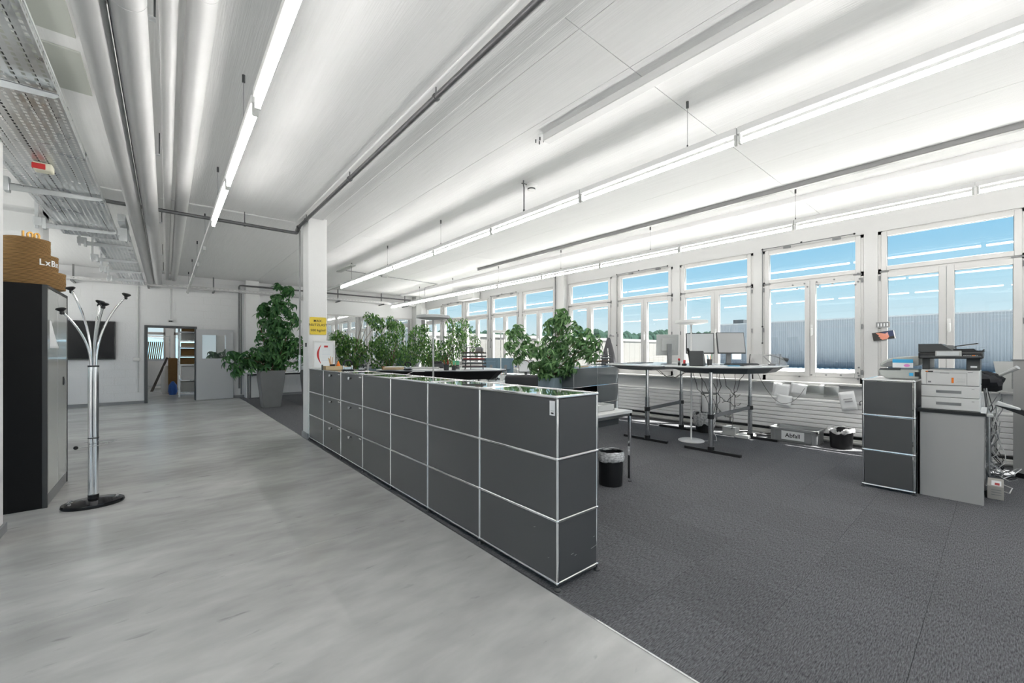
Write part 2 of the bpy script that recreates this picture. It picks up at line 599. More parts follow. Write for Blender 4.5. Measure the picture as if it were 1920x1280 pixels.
# left walls / returns
wl = MB()
wl.box(-4.2, -4.0, YB, YF, 0, 0.9)
wl.box(-4.2, -4.0, YB, YF, 2.95, CH)
for q in range(8):
    wl.box(-4.2, -4.0, YB + q * 2.7 - 0.1 if q else YB, min(YF, YB + q * 2.7 + 0.35), 0.9, 2.95)
tag(wl.build('wall_left', WHITE, smooth=False), kind='structure')
for q in range(7):  # windows added to the unseen left wall to bring in daylight
    w = tag(thing('window_%d' % (30 + q), None, None, (-4.1, YB + 1.47 + q * 2.7, 0.9)), kind='structure')
    m = MB()
    ya, yb = YB + 0.35 + q * 2.7, YB + 2.6 + q * 2.7
    for y in (ya, (ya + yb) / 2 - 0.04, yb - 0.08):
        m.box(-4.12, -4.06, y, y + 0.08, 0.9, 2.95)
    for z in (0.9, 2.3, 2.87):
        m.box(-4.12, -4.06, ya, yb, z, z + 0.08)
    m.build('frame', FRAME, w, world=True)
    B(-4.10, -4.09, ya + 0.04, yb - 0.04, 0.94, 2.90).build('pane', PANE, w, world=True, smooth=False)
wl = MB()
wl.box(-4.0, -1.16, 7.55, 7.95, 0, CH)
wl.box(-4.0, -1.16, 7.35, 8.15, 3.02, CH)
tag(wl.build('wall_left_return', WHITE, bevel=0.03), kind='structure')
pl_ = tag(B(-1.36, -0.931, 4.42, 4.80, 0, CH).build('trim_6', WHITE, bevel=0.012), kind='structure')
tag(B(-1.37, -0.916, 4.40, 4.815, 0, 0.07).build('baseboard_left', BASE), kind='structure')
# wall behind the camera, its openings added to let daylight in
wf = MB()
wf.box(-4.0, 7.9, YB - 0.2, YB, 0, 0.9)
wf.box(-4.0, 7.9, YB - 0.2, YB, 2.95, CH)
for x in (-4.0, -1.7, 0.8, 3.3, 5.8, 7.5):
    wf.box(x, x + 0.4, YB - 0.2, YB, 0.9, 2.95)
tag(wf.build('wall_front', WHITE), kind='structure')

# central column
colm = tag(B(1.675, 1.955, 6.875, 7.19, 0, CH).build('trim_7', WHITE, bevel=0.018, seg=3), kind='structure')
tag(B(1.658, 1.972, 6.862, 7.205, 0, 0.09).build('baseboard_column', BASE, bevel=0.01), kind='structure')

# window wall
WC = [-4.0, -2.51, -1.02, 0.457, 1.94, 3.415, 4.89, 6.37, 8.13, 9.59, 11.03, 12.50, 13.87]
HW = 0.665
wr = MB()
wr.box(XW - 0.02, XW + 0.12, YB, YF, -0.2, 0.845)
wr.box(XW - 0.02, XW + 0.12, YB, YF, 3.065, CH + 0.1)
edges = [YB] + [e for c in WC for e in (c - HW, c + HW)] + [YF]
edges[-2] = min(edges[-2], YF)
for i in range(0, len(edges), 2):
    if edges[i + 1] > edges[i] + 0.001:
        wr.box(XW - 0.02, XW + 0.12, edges[i], edges[i + 1], 0.845, 3.065)
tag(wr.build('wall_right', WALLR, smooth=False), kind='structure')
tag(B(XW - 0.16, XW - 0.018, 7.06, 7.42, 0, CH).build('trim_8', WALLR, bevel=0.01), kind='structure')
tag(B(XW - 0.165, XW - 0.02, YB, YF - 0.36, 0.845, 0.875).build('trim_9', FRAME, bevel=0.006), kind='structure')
# ledge face under the sill
tag(B(XW - 0.045, XW - 0.02, YB, YF, 0.60, 0.845).build('trim_10', WHITE), kind='structure')

def window(n, c, hw=HW):
    w = tag(thing('window_%d' % n, None, None, (XW, c, 0.875)), kind='structure')
    f = MB()
    a, b = c - hw, c + hw
    X0, X1 = XW - 0.012, XW + 0.07
    f.box(X0, X1, a, a + 0.05, 0.875, 3.065)
    f.box(X0, X1, b - 0.05, b, 0.875, 3.065)
    f.box(X0, X1, a, b, 0.875, 0.965)
    f.box(X0, X1, a, b, 3.015, 3.065)
    f.box(X0, X1, a, b, 2.455, 2.53)
    f.build('frame', FRAME, w, bevel=0.004, seg=1, world=True)
    def sash(a0, a1, z0, z1, s):
        m = MB()
        x0, x1 = XW - 0.028, XW + 0.05
        m.box(x0, x1, a0, a0 + s, z0, z1)
        m.box(x0, x1, a1 - s, a1, z0, z1)
        m.box(x0, x1, a0 + s, a1 - s, z0, z0 + s)
        m.box(x0, x1, a0 + s, a1 - s, z1 - s, z1)
        o = m.build('sash', FRAME, w, bevel=0.004, seg=1, world=True)
        g = B(XW + 0.018, XW + 0.026, a0 + s - 0.004, a1 - s + 0.004, z0 + s - 0.004, z1 - s + 0.004).build('pane', PANE, o, world=True, smooth=False)
        k = MB()   # black gasket round the pane
        for q in (a0 + s, a1 - s):
            k.box(XW + 0.008, XW + 0.018, q - 0.004, q + 0.004, z0 + s, z1 - s)
        for q in (z0 + s, z1 - s):
            k.box(XW + 0.008, XW + 0.018, a0 + s, a1 - s, q - 0.004, q + 0.004)
        k.build('gasket', DG, o, world=True, smooth=False)
        return o
    sash(a + 0.035, b - 0.035, 2.50, 3.05, 0.062)
    l = sash(a + 0.035, c - 0.012, 0.965, 2.475, 0.068)
    r_ = sash(c - 0.008, b - 0.035, 0.965, 2.475, 0.068)
    h = MB().box(XW - 0.045, XW - 0.028, c - 0.052, c - 0.018, 1.62, 1.78)
    h.box(XW - 0.065, XW - 0.045, c - 0.047, c - 0.023, 1.60, 1.72)
    h.build('handle', PLW, w, bevel=0.005, world=True)
    for (y, z) in ((a + 0.02, 1.05), (a + 0.02, 1.72), (a + 0.02, 2.40), (b - 0.02, 1.05), (b - 0.02, 1.72), (b - 0.02, 2.40)):
        MB().cyl((XW - 0.026, y, z - 0.035), (XW - 0.026, y, z + 0.035), 0.009, 8).build('hinge', GREY, w, world=True)
    for y in (a + 0.07, b - 0.07):
        B(XW - 0.036, XW - 0.026, y - 0.05, y + 0.05, 2.478, 2.494).build('hinge', GREY, w, world=True)
    return w
WINS = []
for i, c in enumerate(WC):
    WINS.append(window(i + 2, c, HW if i < 12 else 0.60))
# magnets dotted over one window frame
w5 = WINS[4]
for (dy, z) in ((-0.60, 2.50), (-0.62, 2.42), (-0.60, 2.38), (-0.57, 2.34), (-0.32, 2.45), (-0.30, 2.39), (-0.10, 2.44), (-0.12, 2.39), (0.06, 2.435), (0.02, 2.38), (0.22, 2.43), (0.16, 2.37),
                (-0.61, 1.12), (-0.60, 1.04), (-0.61, 1.00), (-0.60, 0.95), (-0.40, 1.0), (-0.22, 0.995), (-0.03, 0.99), (0.13, 0.955)):
    MB().cyl((XW - 0.040, 1.94 + dy, z), (XW - 0.026, 1.94 + dy, z), 0.0125, 12).build('magnet', GREY, w5, world=True)
# opening rods over four of the top lights
def rod(c, zt=3.09):
    m = MB()
    x = XW - 0.045
    m.cyl((x, c + 0.66, zt), (x, c - 0.56, zt), 0.006, 8)
    m.cyl((x, c + 0.66, zt), (x, c + 0.66, 1.50), 0.006, 8)
    for y in (c + 0.30, c - 0.35):
        m.box(x - 0.008, XW - 0.022, y - 0.05, y + 0.05, zt - 0.045, zt - 0.012)
    return m
for k, c in enumerate((1.94, 4.89, 9.59, 12.50)):
    t = thing('opening_rod', ['thin rod linkage over the top light of the window with the dotted frame',
                              'thin rod linkage over the window left of the standing lamp, above the left standing desk',
                              'thin rod linkage over the window behind the centre plant, near the letter tray tower',
                              'thin rod linkage over the window nearest the far corner column'][k], 'rod', (XW, c, 1.5))
    rod(c).build('rod', GREY, t, world=True)
    x = XW - 0.045
    m = MB()
    for (y, z) in ((c + 0.66, 3.09), (c + 0.10, 3.10), (c - 0.56, 3.09), (c + 0.66, 1.78), (c + 0.66, 1.50)):
        m.ball((x, y, z), 0.014)
    m.build('joint', BLK, t, world=True)

# door and storage room beyond
d1 = tag(thing('door_1', None, None, (0.118, YF, 0)), kind='structure')
df = MB()
df.box(-0.44, -0.373, YF - 0.03, YF + 0.17, 0, 2.06)
df.box(0.609, 0.66, YF - 0.03, YF + 0.17, 0, 2.06)
df.box(-0.373, 0.609, YF - 0.03, YF + 0.17, 2.0, 2.06)
df.build('frame', mat('door_frame_grey', (0.10, 0.105, 0.11), 0.5), d1, bevel=0.004, world=True)
# the leaf, opened right back against the wall
lf = MB()
DX0, DX1, DZ = 0.64, 1.50, 1.985
wx0, wx1, wz0, wz1 = 0.775, 1.32, 1.165, 1.83
y0, y1 = YF - 0.09, YF - 0.045
lf.box(DX0, wx0, y0, y1, 0.01, DZ)
lf.box(wx1, DX1, y0, y1, 0.01, DZ)
lf.box(wx0, wx1, y0, y1, 0.01, wz0)
lf.box(wx0, wx1, y0, y1, wz1, DZ)
leaf = lf.build('leaf', mat('door_leaf_grey', (0.58, 0.59, 0.61), 0.45), d1, world=True, smooth=False)
B(wx0, wx1, y0 + 0.018, y0 + 0.026, wz0, wz1).build('pane', MIRG, leaf, world=True)
hd = MB().cyl((1.43, y0, 1.03), (1.43, y0 - 0.05, 1.03), 0.012, 10).cyl((1.43, y0 - 0.05, 1.03), (1.31, y0 - 0.05, 1.03), 0.010, 10)
hd.cyl((1.43, y0, 1.03), (1.43, y0 - 0.008, 1.03), 0.026, 14).cyl((1.43, y0, 0.95), (1.43, y0 - 0.008, 0.95), 0.026, 14)
hd.build('handle', CHROMED, leaf, world=True)

sw = MB()
sw.box(-1.6, -1.5, YF + 0.16, 20.4, 0, CH)
sw.box(2.3, 2.4, YF + 0.16, 20.4, 0, CH)
sw.box(-1.6, 2.4, 20.3, 20.45, 0, 1.02)
sw.box(-1.6, 2.4, 20.3, 20.45, 2.75, CH)
sw.box(-0.02, 0.22, 20.3, 20.45, 1.02, 2.75)
sw.box(-1.6, -1.2, 20.3, 20.45, 1.02, 2.75)
sw.box(1.6, 2.4, 20.3, 20.45, 1.02, 2.75)
tag(sw.build('wall_storage', WHITE, smooth=False), kind='structure')
tag(B(-1.6, 2.4, YF, 20.45, -0.2, -0.002).build('floor', CONC), kind='structure')
tag(B(-1.6, 2.4, YF + 0.16, 20.45, CH, 3.7).build('ceiling', WHITE), kind='structure')
for k, (a, b) in enumerate(((-1.2, -0.02), (0.22, 1.6))):
    w = tag(thing('window_%d' % (20 + k), None, None, ((a + b) / 2, 20.35, 1.02)), kind='structure')
    m = MB()
    m.box(a, a + 0.06, 20.33, 20.40, 1.02, 2.75); m.box(b - 0.06, b, 20.33, 20.40, 1.02, 2.75)
    m.box(a, b, 20.33, 20.40, 1.02, 1.10); m.box(a, b, 20.33, 20.40, 2.67, 2.75); m.box(a, b, 20.33, 20.40, 2.0, 2.1)
    m.build('frame', FRAME, w, world=True)
    B(a + 0.05, b - 0.05, 20.36, 20.368, 1.08, 2.68).build('pane', PANE, w, world=True)

# outside: corrugated hall, white building, wood and ground
HX = 45.0
cw = MB()
per = 0.16
n = int(75 / per)
ys = []
for i in range(n):
    y = 19.3 - i * per
    ys += [(HX, y), (HX, y - per * 0.55), (HX + 0.022, y - per * 0.65), (HX + 0.022, y - per * 0.92)]
vs = [(x, y, -8.0) for x, y in ys] + [(x, y, 4.22) for x, y in ys]
N = len(ys)
cw.add(vs, [(i, i + 1, N + i + 1, N + i) for i in range(N - 1)])
hall = thing('industrial_hall', 'long grey corrugated metal hall outside the right-hand windows', 'building', (HX, -18, -8))
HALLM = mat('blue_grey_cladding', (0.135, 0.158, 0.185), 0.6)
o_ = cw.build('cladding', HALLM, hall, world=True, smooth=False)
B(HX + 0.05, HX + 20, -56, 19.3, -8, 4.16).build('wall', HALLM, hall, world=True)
B(HX - 0.12, HX + 0.3, -56, 19.4, 4.2, 4.3).build('roof_edge', mat('roof_edge', (0.2, 0.22, 0.24), 0.5), hall, world=True)
m = MB()
for k in range(2):
    m.box(HX - 0.06, HX, 17.0 - k * 0.0, 17.9, 0.6 + k * 0.9, 1.2 + k * 0.9)
m.build('window', PLW, hall, world=True)
MB().box(HX + 1, HX + 2.2, 17.2, 18.2, 4.2, 4.75).build('roof_vent', DG, hall, world=True)
lr = MB()
ys = []
for i in range(230):
    y = 26 - i * 0.40
    ys += [(y, 0.0), (y - 0.10, 0.14), (y - 0.26, 0.14), (y - 0.34, 0.0)]
vs = [(8.5, y, -1.1 + z) for y, z in ys] + [(HX - 0.1, y, -0.18 + z) for y, z in ys]
N = len(ys)
lr.add(vs, [(i, i + 1, N + i + 1, N + i) for i in range(N - 1)])
tag(lr.build('sheet_roof', mat('white_sheet', (0.75, 0.74, 0.70), 0.6), smooth=False, solid=0.05), 'low white corrugated roof between the windows and the grey hall outside', 'roof')
wbld = thing('white_building', 'long white flat-roofed building outside the middle windows', 'building', (60, 45, -8))
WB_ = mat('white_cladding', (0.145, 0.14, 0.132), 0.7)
m = MB()
for k in range(60):
    m.box(16 + k * 1.5, 17.47 + k * 1.5, 40, 40.1, -8, 3.1)
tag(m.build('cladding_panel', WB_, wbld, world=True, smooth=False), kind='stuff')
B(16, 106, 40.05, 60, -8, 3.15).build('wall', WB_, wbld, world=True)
B(15.8, 106, 39.9, 40.5, 3.15, 3.55).build('roof_edge', mat('white_parapet', (0.19, 0.19, 0.185), 0.6), wbld, world=True)
tr = MB()
random.seed(3)
for k in range(620):
    x = 30 + 230 * k / 620 + random.uniform(-0.5, 0.5)
    y = 100 + 10 * random.random()
    r = 1.3 + 1.5 * random.random()
    z = 3.4 + 1.6 * math.sin(x * 0.11) * random.random() + 0.028 * (x - 50) + random.uniform(-0.8, 0.8)
    tr.lathe([(r, -11), (r * 1.05, 0), (r * 0.9, r * 0.6), (r * 0.5, r * 1.1), (1e-4, r * 1.4)], 6, (x, y, z))
tag(tr.build('woodland', mat('far_trees', (0.010, 0.026, 0.018), 0.9, spec=0.1), smooth=False), 'dark green line of trees beyond the white building', 'trees', kind='stuff')
hl = MB()
for k in range(14):
    hl.lathe([(40, 0), (26, 9 + 6 * random.random()), (1e-3, 17 + 6 * random.random())], 12, (-60 + k * 16 + 6 * random.random(), 300, -8))
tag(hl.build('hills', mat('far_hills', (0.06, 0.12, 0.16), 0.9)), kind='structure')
tag(B(-150, 260, -120, 360, -8.3, -8.0).build('ground', mat('outside_ground', (0.62, 0.61, 0.58), 0.9)), kind='structure')

# ================================================================== CEILING INSTALLATIONS
RAIL = mat('light_rail_white', (0.62, 0.62, 0.62), 0.4)
def light_proto():
    t = thing('ceiling_light', 'x', 'ceiling light')
    L = 1.0
    m = MB()
    m.box(-0.026, 0.026, 0.0, 1.548, 0.052, 0.105)
    m.build('rail', RAIL, t, bevel=0.004, seg=1)
    MB().cyl((0, 0.022, 0), (0, 1.528, 0), 0.017, 12).build('tube', TUBE, t)
    for y in (0.006, 1.526):
        B(-0.018, 0.018, y, y + 0.016, -0.024, 0.053).build('socket', PLG, t, bevel=0.003)
    return t
lp = light_proto()
used = [False]
def light(x, y, z, label, group):
    if not used[0]:
        used[0] = True
        lp.location = (x, y, z)
        lp['label'] = label
        lp['group'] = group
        return lp
    return dup(lp, (x, y, z), 0, label, group)
ORD = ['first', 'second', 'third', 'fourth', 'fifth', 'sixth', 'seventh', 'eighth', 'ninth', 'tenth', 'eleventh', 'twelfth', 'thirteenth']
# row over the walkway, lit as far as Y 6.33
PA = 1.62
ZA = 2.93
posA = [6.33 - 1.552 - k * PA for k in range(6)]
for k, y in enumerate(posA):
    far = k == 0
    light(0.45, y, ZA, ['lit tube light over the walkway, the farthest one before the unlit rail',
                        'lit tube light over the walkway, second from the unlit rail',
                        'lit tube light over the walkway, nearest one, cut by the top of the photo'][min(k, 2)] if k < 3 else 'tube light of the walkway row above and behind the viewer',
          'tube lights over the walkway')
PB = 1.555
kB = 0
y = 10.62 - 1.55
while y > -4.0:
    light(3.35, y, 2.955, ('lit tube light of the middle row, %s from its far end' % ORD[kB]) if y > -1.2 else 'middle row tube light beyond the right edge of the photo', 'tube lights of the middle row')
    y -= PB
    kB += 1
kC = 0
y = 14.15 - 1.55
while y > -4.0:
    light(6.22, y, 2.95, ('lit tube light beside the windows, %s from the far wall' % ORD[kC]) if y > -1.2 else 'window row tube light beyond the right edge of the photo', 'tube lights of the window row')
    y -= PB
    kC += 1
light(0.4, 17.0, 2.95, 'added tube light in the storage room beyond the doorway', 'added tube lights in the rooms beyond')  # tubes added to brighten the storage room
light(1.5, 17.0, 2.95, 'second added tube light in the storage room, over the rack', 'added tube lights in the rooms beyond')
light(5.2, 16.0, 2.95, 'added tube light in the room behind the glazed partition', 'added tube lights in the rooms beyond')  # tube added to brighten the room behind the partition
for q in range(8):  # unseen tube row added to brighten the far left part
    if q > 4:
        light(-2.75, -1.6 + q * 1.75 + (0.6 if q > 4 else 0), 2.93, 'added tube light of the left aisle row, outside the left edge of the photo', 'added tube lights over the left aisle')
def plain_rail(x, y0, y1, z, label):
    t = thing('light_rail', label, 'light rail', (x, (y0 + y1) / 2, z))
    m = MB()
    m.box(x - 0.026, x + 0.026, y0, y1, z + 0.052, z + 0.105)
    m.build('rail', RAIL, t, world=True, bevel=0.004)
    yy = y0 + 0.01
    while yy < y1:
        B(x - 0.016, x + 0.016, yy, yy + 0.03, z - 0.01, z + 0.053).build('socket', PLG, t, world=True)
        yy += 1.55
    return t
plain_rail(0.45, 6.34, 14.47, ZA, 'unlit white light rail continuing the walkway row to the far wall')
plain_rail(3.35, 10.64, 14.47, 2.955, 'unlit white light rail beyond the last tube of the middle row')
WIRE = mat('wire_grey', (0.25, 0.25, 0.26), 0.5)
hangers = []
def hanger(x, y, z, label, r=0.0022):
    t = thing('suspension_wire', label, 'wire', (x, y, z + 0.10))
    MB().cyl((x, y, z + 0.10), (x, y, CH - 0.03), r, 6).build('wire', WIRE, t, world=True)
    MB().cyl((x, y, CH - 0.055), (x, y, CH), 0.011, 10).build('ceiling_anchor', DG, t, world=True)
    MB().cyl((x, y, z + 0.10), (x, y, z + 0.13), 0.006, 8).build('rail_clip', DG, t, world=True)
    tag(t, group='wires holding up the light rails')
for k, y in enumerate((1.69, 5.74, 7.80, 9.85, 11.9)):
    hanger(3.35, y, 2.955, 'steel wire holding the middle light row, %s' % ['nearest the viewer', 'second from the viewer', 'third from the viewer', 'second from the far end', 'farthest from the viewer'][k])
for k, y in enumerate((3.70, 5.73, 7.78, 9.8, 11.8, 13.7)):
    hanger(0.45, y, ZA, 'steel wire holding the walkway light row, %s' % ['nearest the viewer', 'second from the viewer', 'third from the viewer', 'fourth from the viewer', 'second from the far wall', 'nearest the far wall'][k])
for k, y in enumerate((-0.3, 1.70, 3.78, 5.82, 7.9, 10.0, 12.0)):
    hanger(6.22, y, 2.95, 'steel wire holding the window light row, %s' % ['beyond the right edge of the photo', 'nearest the viewer', 'second from the viewer', 'third from the viewer', 'fourth from the viewer', 'second from the far end', 'farthest from the viewer'][k])

# surface trunking
def channel(x0, x1, y0, y1, z0, m, label, nm='cable_trunking'):
    t = thing(nm, label, 'trunking', ((x0 + x1) / 2, (y0 + y1) / 2, z0))
    B(x0, x1, y0, y1, z0, CH).build('channel', m, t, world=True, bevel=0.004)
    B(x0 + 0.004, x1 - 0.004, y0, y1, z0 - 0.004, z0).build('cover', m, t, world=True)
    return t
channel(2.78, 2.87, -3.5, 2.84, 3.385, RAIL, 'white cable trunking on the ceiling running in from the top right')
channel(5.98, 6.05, -4.0, 8.45, 3.395, mat('grey_channel', (0.28, 0.28, 0.28), 0.4, 0.3), 'long grey metal channel on the ceiling above the window light row')
channel(6.50, 6.60, -4.0, 14.0, 3.38, RAIL, 'white cable trunking on the ceiling right beside the window wall')
for k, (x, y) in enumerate(((2.80, 2.90), (2.85, 2.90), (2.80, 2.96), (2.85, 2.96))):
    tag(MB().cyl((x, y, CH - 0.03), (x, y, CH), 0.006, 8).build('screw', DG), 'small screw stub in the ceiling beyond the end of the white trunking', 'screw', 'screws past the trunking end')
# smoke detector with its bent cable
t = thing('smoke_detector', 'white smoke detector on the ceiling left of the middle light row', 'smoke detector', (3.52, 3.80, CH))
MB().lathe([(0.035, -0.075), (0.048, -0.06), (0.052, -0.03), (0.075, -0.012), (0.075, 0)], 20).build('body', PLW, t)
MB().lathe([(0.040, -0.066), (0.049, -0.060), (0.050, -0.045)], 20).build('vent_ring', DG, t)
MB().tube([(-0.08, 0, -0.015), (-0.14, -0.01, -0.02), (-0.18, -0.02, -0.03)], 0.006).build('cable', DG, t)
t = thing('drop_conduit', 'thin steel conduit dropping from the ceiling to the middle light row', 'conduit', (3.35, 3.76, 3.05))
MB().tube([(3.35, 3.76, CH), (3.35, 3.76, 3.40), (3.35, 3.75, 3.36), (3.35, 3.75, 3.07)], 0.008).build('pipe', PIPE, t, world=True)
MB().cyl((3.35, 3.75, 3.05), (3.35, 3.75, 3.09), 0.012, 8).build('socket', DG, t, world=True)

# steel sprinkler-type pipe along the ceiling, down at the column and across
t = thing('steel_pipe', 'dark steel pipe along the ceiling to the central column', 'pipe', (1.62, 3, 3.34))
m = MB()
m.tube([(1.62, YB + 0.05, 3.345), (1.62, 7.22, 3.345)], 0.024, 12)
m.tube([(1.62, 7.22, 3.345), (1.62, 7.27, 3.34), (1.62, 7.29, 3.31), (1.62, 7.29, 3.28)], 0.026, 12)
m.build('pipe', PIPE, t, world=True)
t2 = thing('steel_pipe', 'dark steel cross pipe running left from the top of the central column', 'pipe', (-1.2, 7.29, 3.24))
MB().tube([(1.62, 7.29, 3.275), (1.60, 7.29, 3.262), (1.55, 7.29, 3.26), (-3.95, 7.29, 3.26)], 0.024, 12).build('pipe', PIPE, t2, world=True)
m = MB()
for y in (0.9, 2.85, 4.83, 6.75):
    m.cyl((1.62, y - 0.012, 3.345), (1.62, y + 0.012, 3.345), 0.031, 12)
    m.cyl((1.62, y, 3.36), (1.62, y, CH), 0.006, 8)
m.build('pipe_clamp', PIPE, t, world=True)
m = MB()
for x in (0.9, -0.2, -1.6):
    m.cyl((x - 0.012, 7.29, 3.26), (x + 0.012, 7.29, 3.26), 0.031, 12)
    m.cyl((x, 7.29, 3.27), (x, 7.29, CH), 0.006, 8)
m.build('pipe_clamp', PIPE, t2, world=True)
MB().cyl((1.62, 7.29, 3.30), (1.62, 7.21, 3.345), 0.034, 12).build('elbow', PIPE, t, world=True)
t = thing('riser_conduit', 'slim grey conduit running down the left side of the central column', 'conduit', (1.64, 7.25, 1.1))
MB().tube([(1.645, 7.25, 3.30), (1.645, 7.25, 1.13)], 0.013, 10).build('pipe', mat('grey_conduit', (0.30, 0.30, 0.30), 0.45, 0.4), t, world=True)
MB().cyl((1.645, 7.25, 1.05), (1.645, 7.25, 1.30), 0.022, 10).build('sleeve', CHROMED, t, world=True)
B(1.66, 1.676, 6.95, 7.0, 1.43, 1.49).build('wall_clip', DG, t, world=True)

# round insulated ducts
for (x, z, r, lab) in ((-0.308, 3.15, 0.070, 'thick silver duct, leftmost of the four along the ceiling'), (-0.152, 3.152, 0.076, 'thick silver duct, second from the left along the ceiling'),
                       (0.012, 3.34, 0.042, 'thin silver duct between the two right-hand thick ones'), (0.161, 3.36, 0.072, 'thick silver duct, rightmost of the four along the ceiling')):
    t = thing('ventilation_duct', lab, 'duct', (x, 5, z - r), 0)
    MB().cyl((x, YB, z), (x, 14.0, z), r, 28).build('duct', DUCT, t, world=True)
    for y in (1.35, 2.85, 7.55, 10.3):
        MB().cyl((x, y - 0.006, z), (x, y + 0.006, z), r + 0.0015, 28).build('seam', DUCT, t, world=True)
    MB().tube([(x, 14.0, z), (x, 14.2, z - 0.01), (x, 14.40, z - 0.02), (x, YF, z - 0.02)], r * 0.9, 20).build('wall_sleeve', DUCT, t, world=True)
for k, y in enumerate((1.9, 3.1, 5.2, 7.9, 10.5, 12.6)):
    t = thing('duct_bracket', 'small steel cross rail holding the silver ducts, %s' % ['above the top edge of the photo', 'nearest the viewer', 'second in view', 'just past the dark cross pipe', 'second from the far wall', 'nearest the far wall'][k], 'bracket', (-0.08, y, 3.36), 0, 'cross rails above the ducts')
    B(-0.36, -0.045, y - 0.015, y + 0.015, 3.232, 3.245).build('rail', GALV, t, world=True)
    m = MB()
    for x in (-0.05,):
        m.cyl((x, y, 3.245), (x, y, CH), 0.005, 8)
    m.build('rod', DG, t, world=True)
tag(MB().cyl((-0.228, YB, 3.20), (-0.228, 14.4, 3.20), 0.011, 8).build('black_conduit', BLK), 'thin black strip running between the two left silver ducts', 'conduit')  # thin black strip along the gap between the two left ducts

# perforated cable tray
def sheet_with_slots(m, x0, x1, y0, y1, z, px, py, sx, sy, vertical=None):
    """flat sheet with staggered slots; vertical: x of an upright sheet, then x means z"""
    nx = max(1, int((x1 - x0) / px))
    ny = max(1, int((y1 - y0) / py))
    px = (x1 - x0) / nx
    py = (y1 - y0) / ny
    def P(a, b):
        return (vertical, b, a) if vertical is not None else (a, b, z)
    for i in range(nx):
        a0 = x0 + i * px; a1 = a0 + px
        h0 = a0 + (px - sx) / 2; h1 = h0 + sx
        m.add([P(a0, y0), P(h0, y0), P(h0, y1), P(a0, y1)], [(0, 1, 2, 3)])
        m.add([P(h1, y0), P(a1, y0), P(a1, y1), P(h1, y1)], [(0, 1, 2, 3)])
        off = (py / 2 if i % 2 else 0)
        y = y0
        for j in range(ny + 1):
            s0 = y0 + j * py + (py - sy) / 2 - off
            s1 = s0 + sy
            s0c, s1c = max(y0, s0), min(y1, s1)
            if s0c > y:
                m.add([P(h0, y), P(h1, y), P(h1, s0c), P(h0, s0c)], [(0, 1, 2, 3)])
            y = max(y, s1c)
        if y < y1:
            m.add([P(h0, y), P(h1, y), P(h1, y1), P(h0, y1)], [(0, 1, 2, 3)])
def tray(x0, x1, y0, y1, z, h, label):
    t = thing('cable_tray', label, 'cable tray', ((x0 + x1) / 2, (y0 + y1) / 2, z))
    m = MB()
    sheet_with_slots(m, x0, x1, y0, y1, z, 0.043, 0.050, 0.016, 0.031)
    m.build('bottom_sheet', GALV, t, world=True, smooth=False)
    for x in (x0, x1):
        m = MB()
        sheet_with_slots(m, z, z + h * 0.8, y0, y1, 0, h * 0.8, 0.052, 0.012, 0.030, vertical=x)
        m.box(x - 0.002, x + 0.002, y0, y1, z + h * 0.8, z + h)
        m.cyl((x, y0, z + h), (x, y1, z + h), 0.005, 6)
        m.build('side_rail', GALV, t, world=True, smooth=False)
    return t
T1 = tray(-1.03, -0.50, YB + 0.5, 7.87, 2.90, 0.06, 'wide perforated galvanised cable tray at top left')
T2 = tray(-0.83, -0.42, 8.0, 13.95, 3.04, 0.06, 'narrower perforated cable tray continuing to the far wall')
cb = MB()
random.seed(5)
for k in range(7):
    x = -0.95 + k * 0.06 + random.uniform(-0.02, 0.02)
    cb.tube([(x + random.uniform(-0.02, 0.02), YB + 0.6 + j * 1.2, 2.912 + 0.006 * (k % 2)) for j in range(11)], 0.006, 6)
tag(cb.build('cable_bundle', BLK), 'black cables lying along in the wide cable tray', 'cables', kind='stuff')
def bracket(y, x0, x1, z, label):
    t = thing('tray_bracket', label, 'bracket', (x0, y, z - 0.05), 0, 'brackets under the cable trays')
    w = x1 - x0
    MB().side_prism([(x0, z - 0.065), (x1 - 0.02, z - 0.035), (x1, z - 0.020), (x1, z), (x0, z)], y - 0.002, y + 0.002, 'y').build('arm', GALV, t, world=True)
    B(x0, x1 - 0.01, y - 0.002, y + 0.035, z - 0.006, z - 0.002).build('flange', GALV, t, world=True)
    m = MB()
    m.box(x0 - 0.03, x0, y - 0.03, y + 0.05, z - 0.08, z + 0.05)
    m.box(x0 - 0.10, x0 - 0.03, y - 0.03, y - 0.024, z - 0.05, z + 0.05)
    m.box(x0 - 0.09, x0 - 0.06, y - 0.024, y + 0.006, z - 0.08, CH)
    m.build('wall_plate', GALV, t, world=True, bevel=0.003)
for k, (y, x0, x1, z) in enumerate(((1.9, -1.09, -0.49, 2.885), (3.62, -1.09, -0.49, 2.885), (5.80, -1.09, -0.49, 2.885), (7.30, -1.09, -0.49, 2.885), (8.9, -0.92, -0.40, 3.025), (10.3, -0.92, -0.40, 3.025), (11.6, -0.92, -0.40, 3.025), (12.9, -0.92, -0.40, 3.025))):
    bracket(y, x0, x1, z, 'galvanised arm under the cable tray, ' + ['above the top edge of the photo', 'nearest the viewer, at the left edge', 'just beyond the cream alarm box', 'above the cardboard cake, near the tray step', 'first under the narrow tray', 'second under the narrow tray', 'third under the narrow tray', 'last before the far wall'][k])
# tray step between the two
t = thing('tray_step', 'upturned galvanised tray end plate where the wide tray meets the narrow one', 'cable tray', (-0.6, 7.95, 2.9))
B(-1.03, -0.42, 7.90, 7.905, 2.90, 3.08).build('plate', GALV, t, world=True)
B(-0.50, -0.42, 7.60, 8.35, 3.10, 3.20).build('side_cheek', GALV, t, world=True, bevel=0.004)
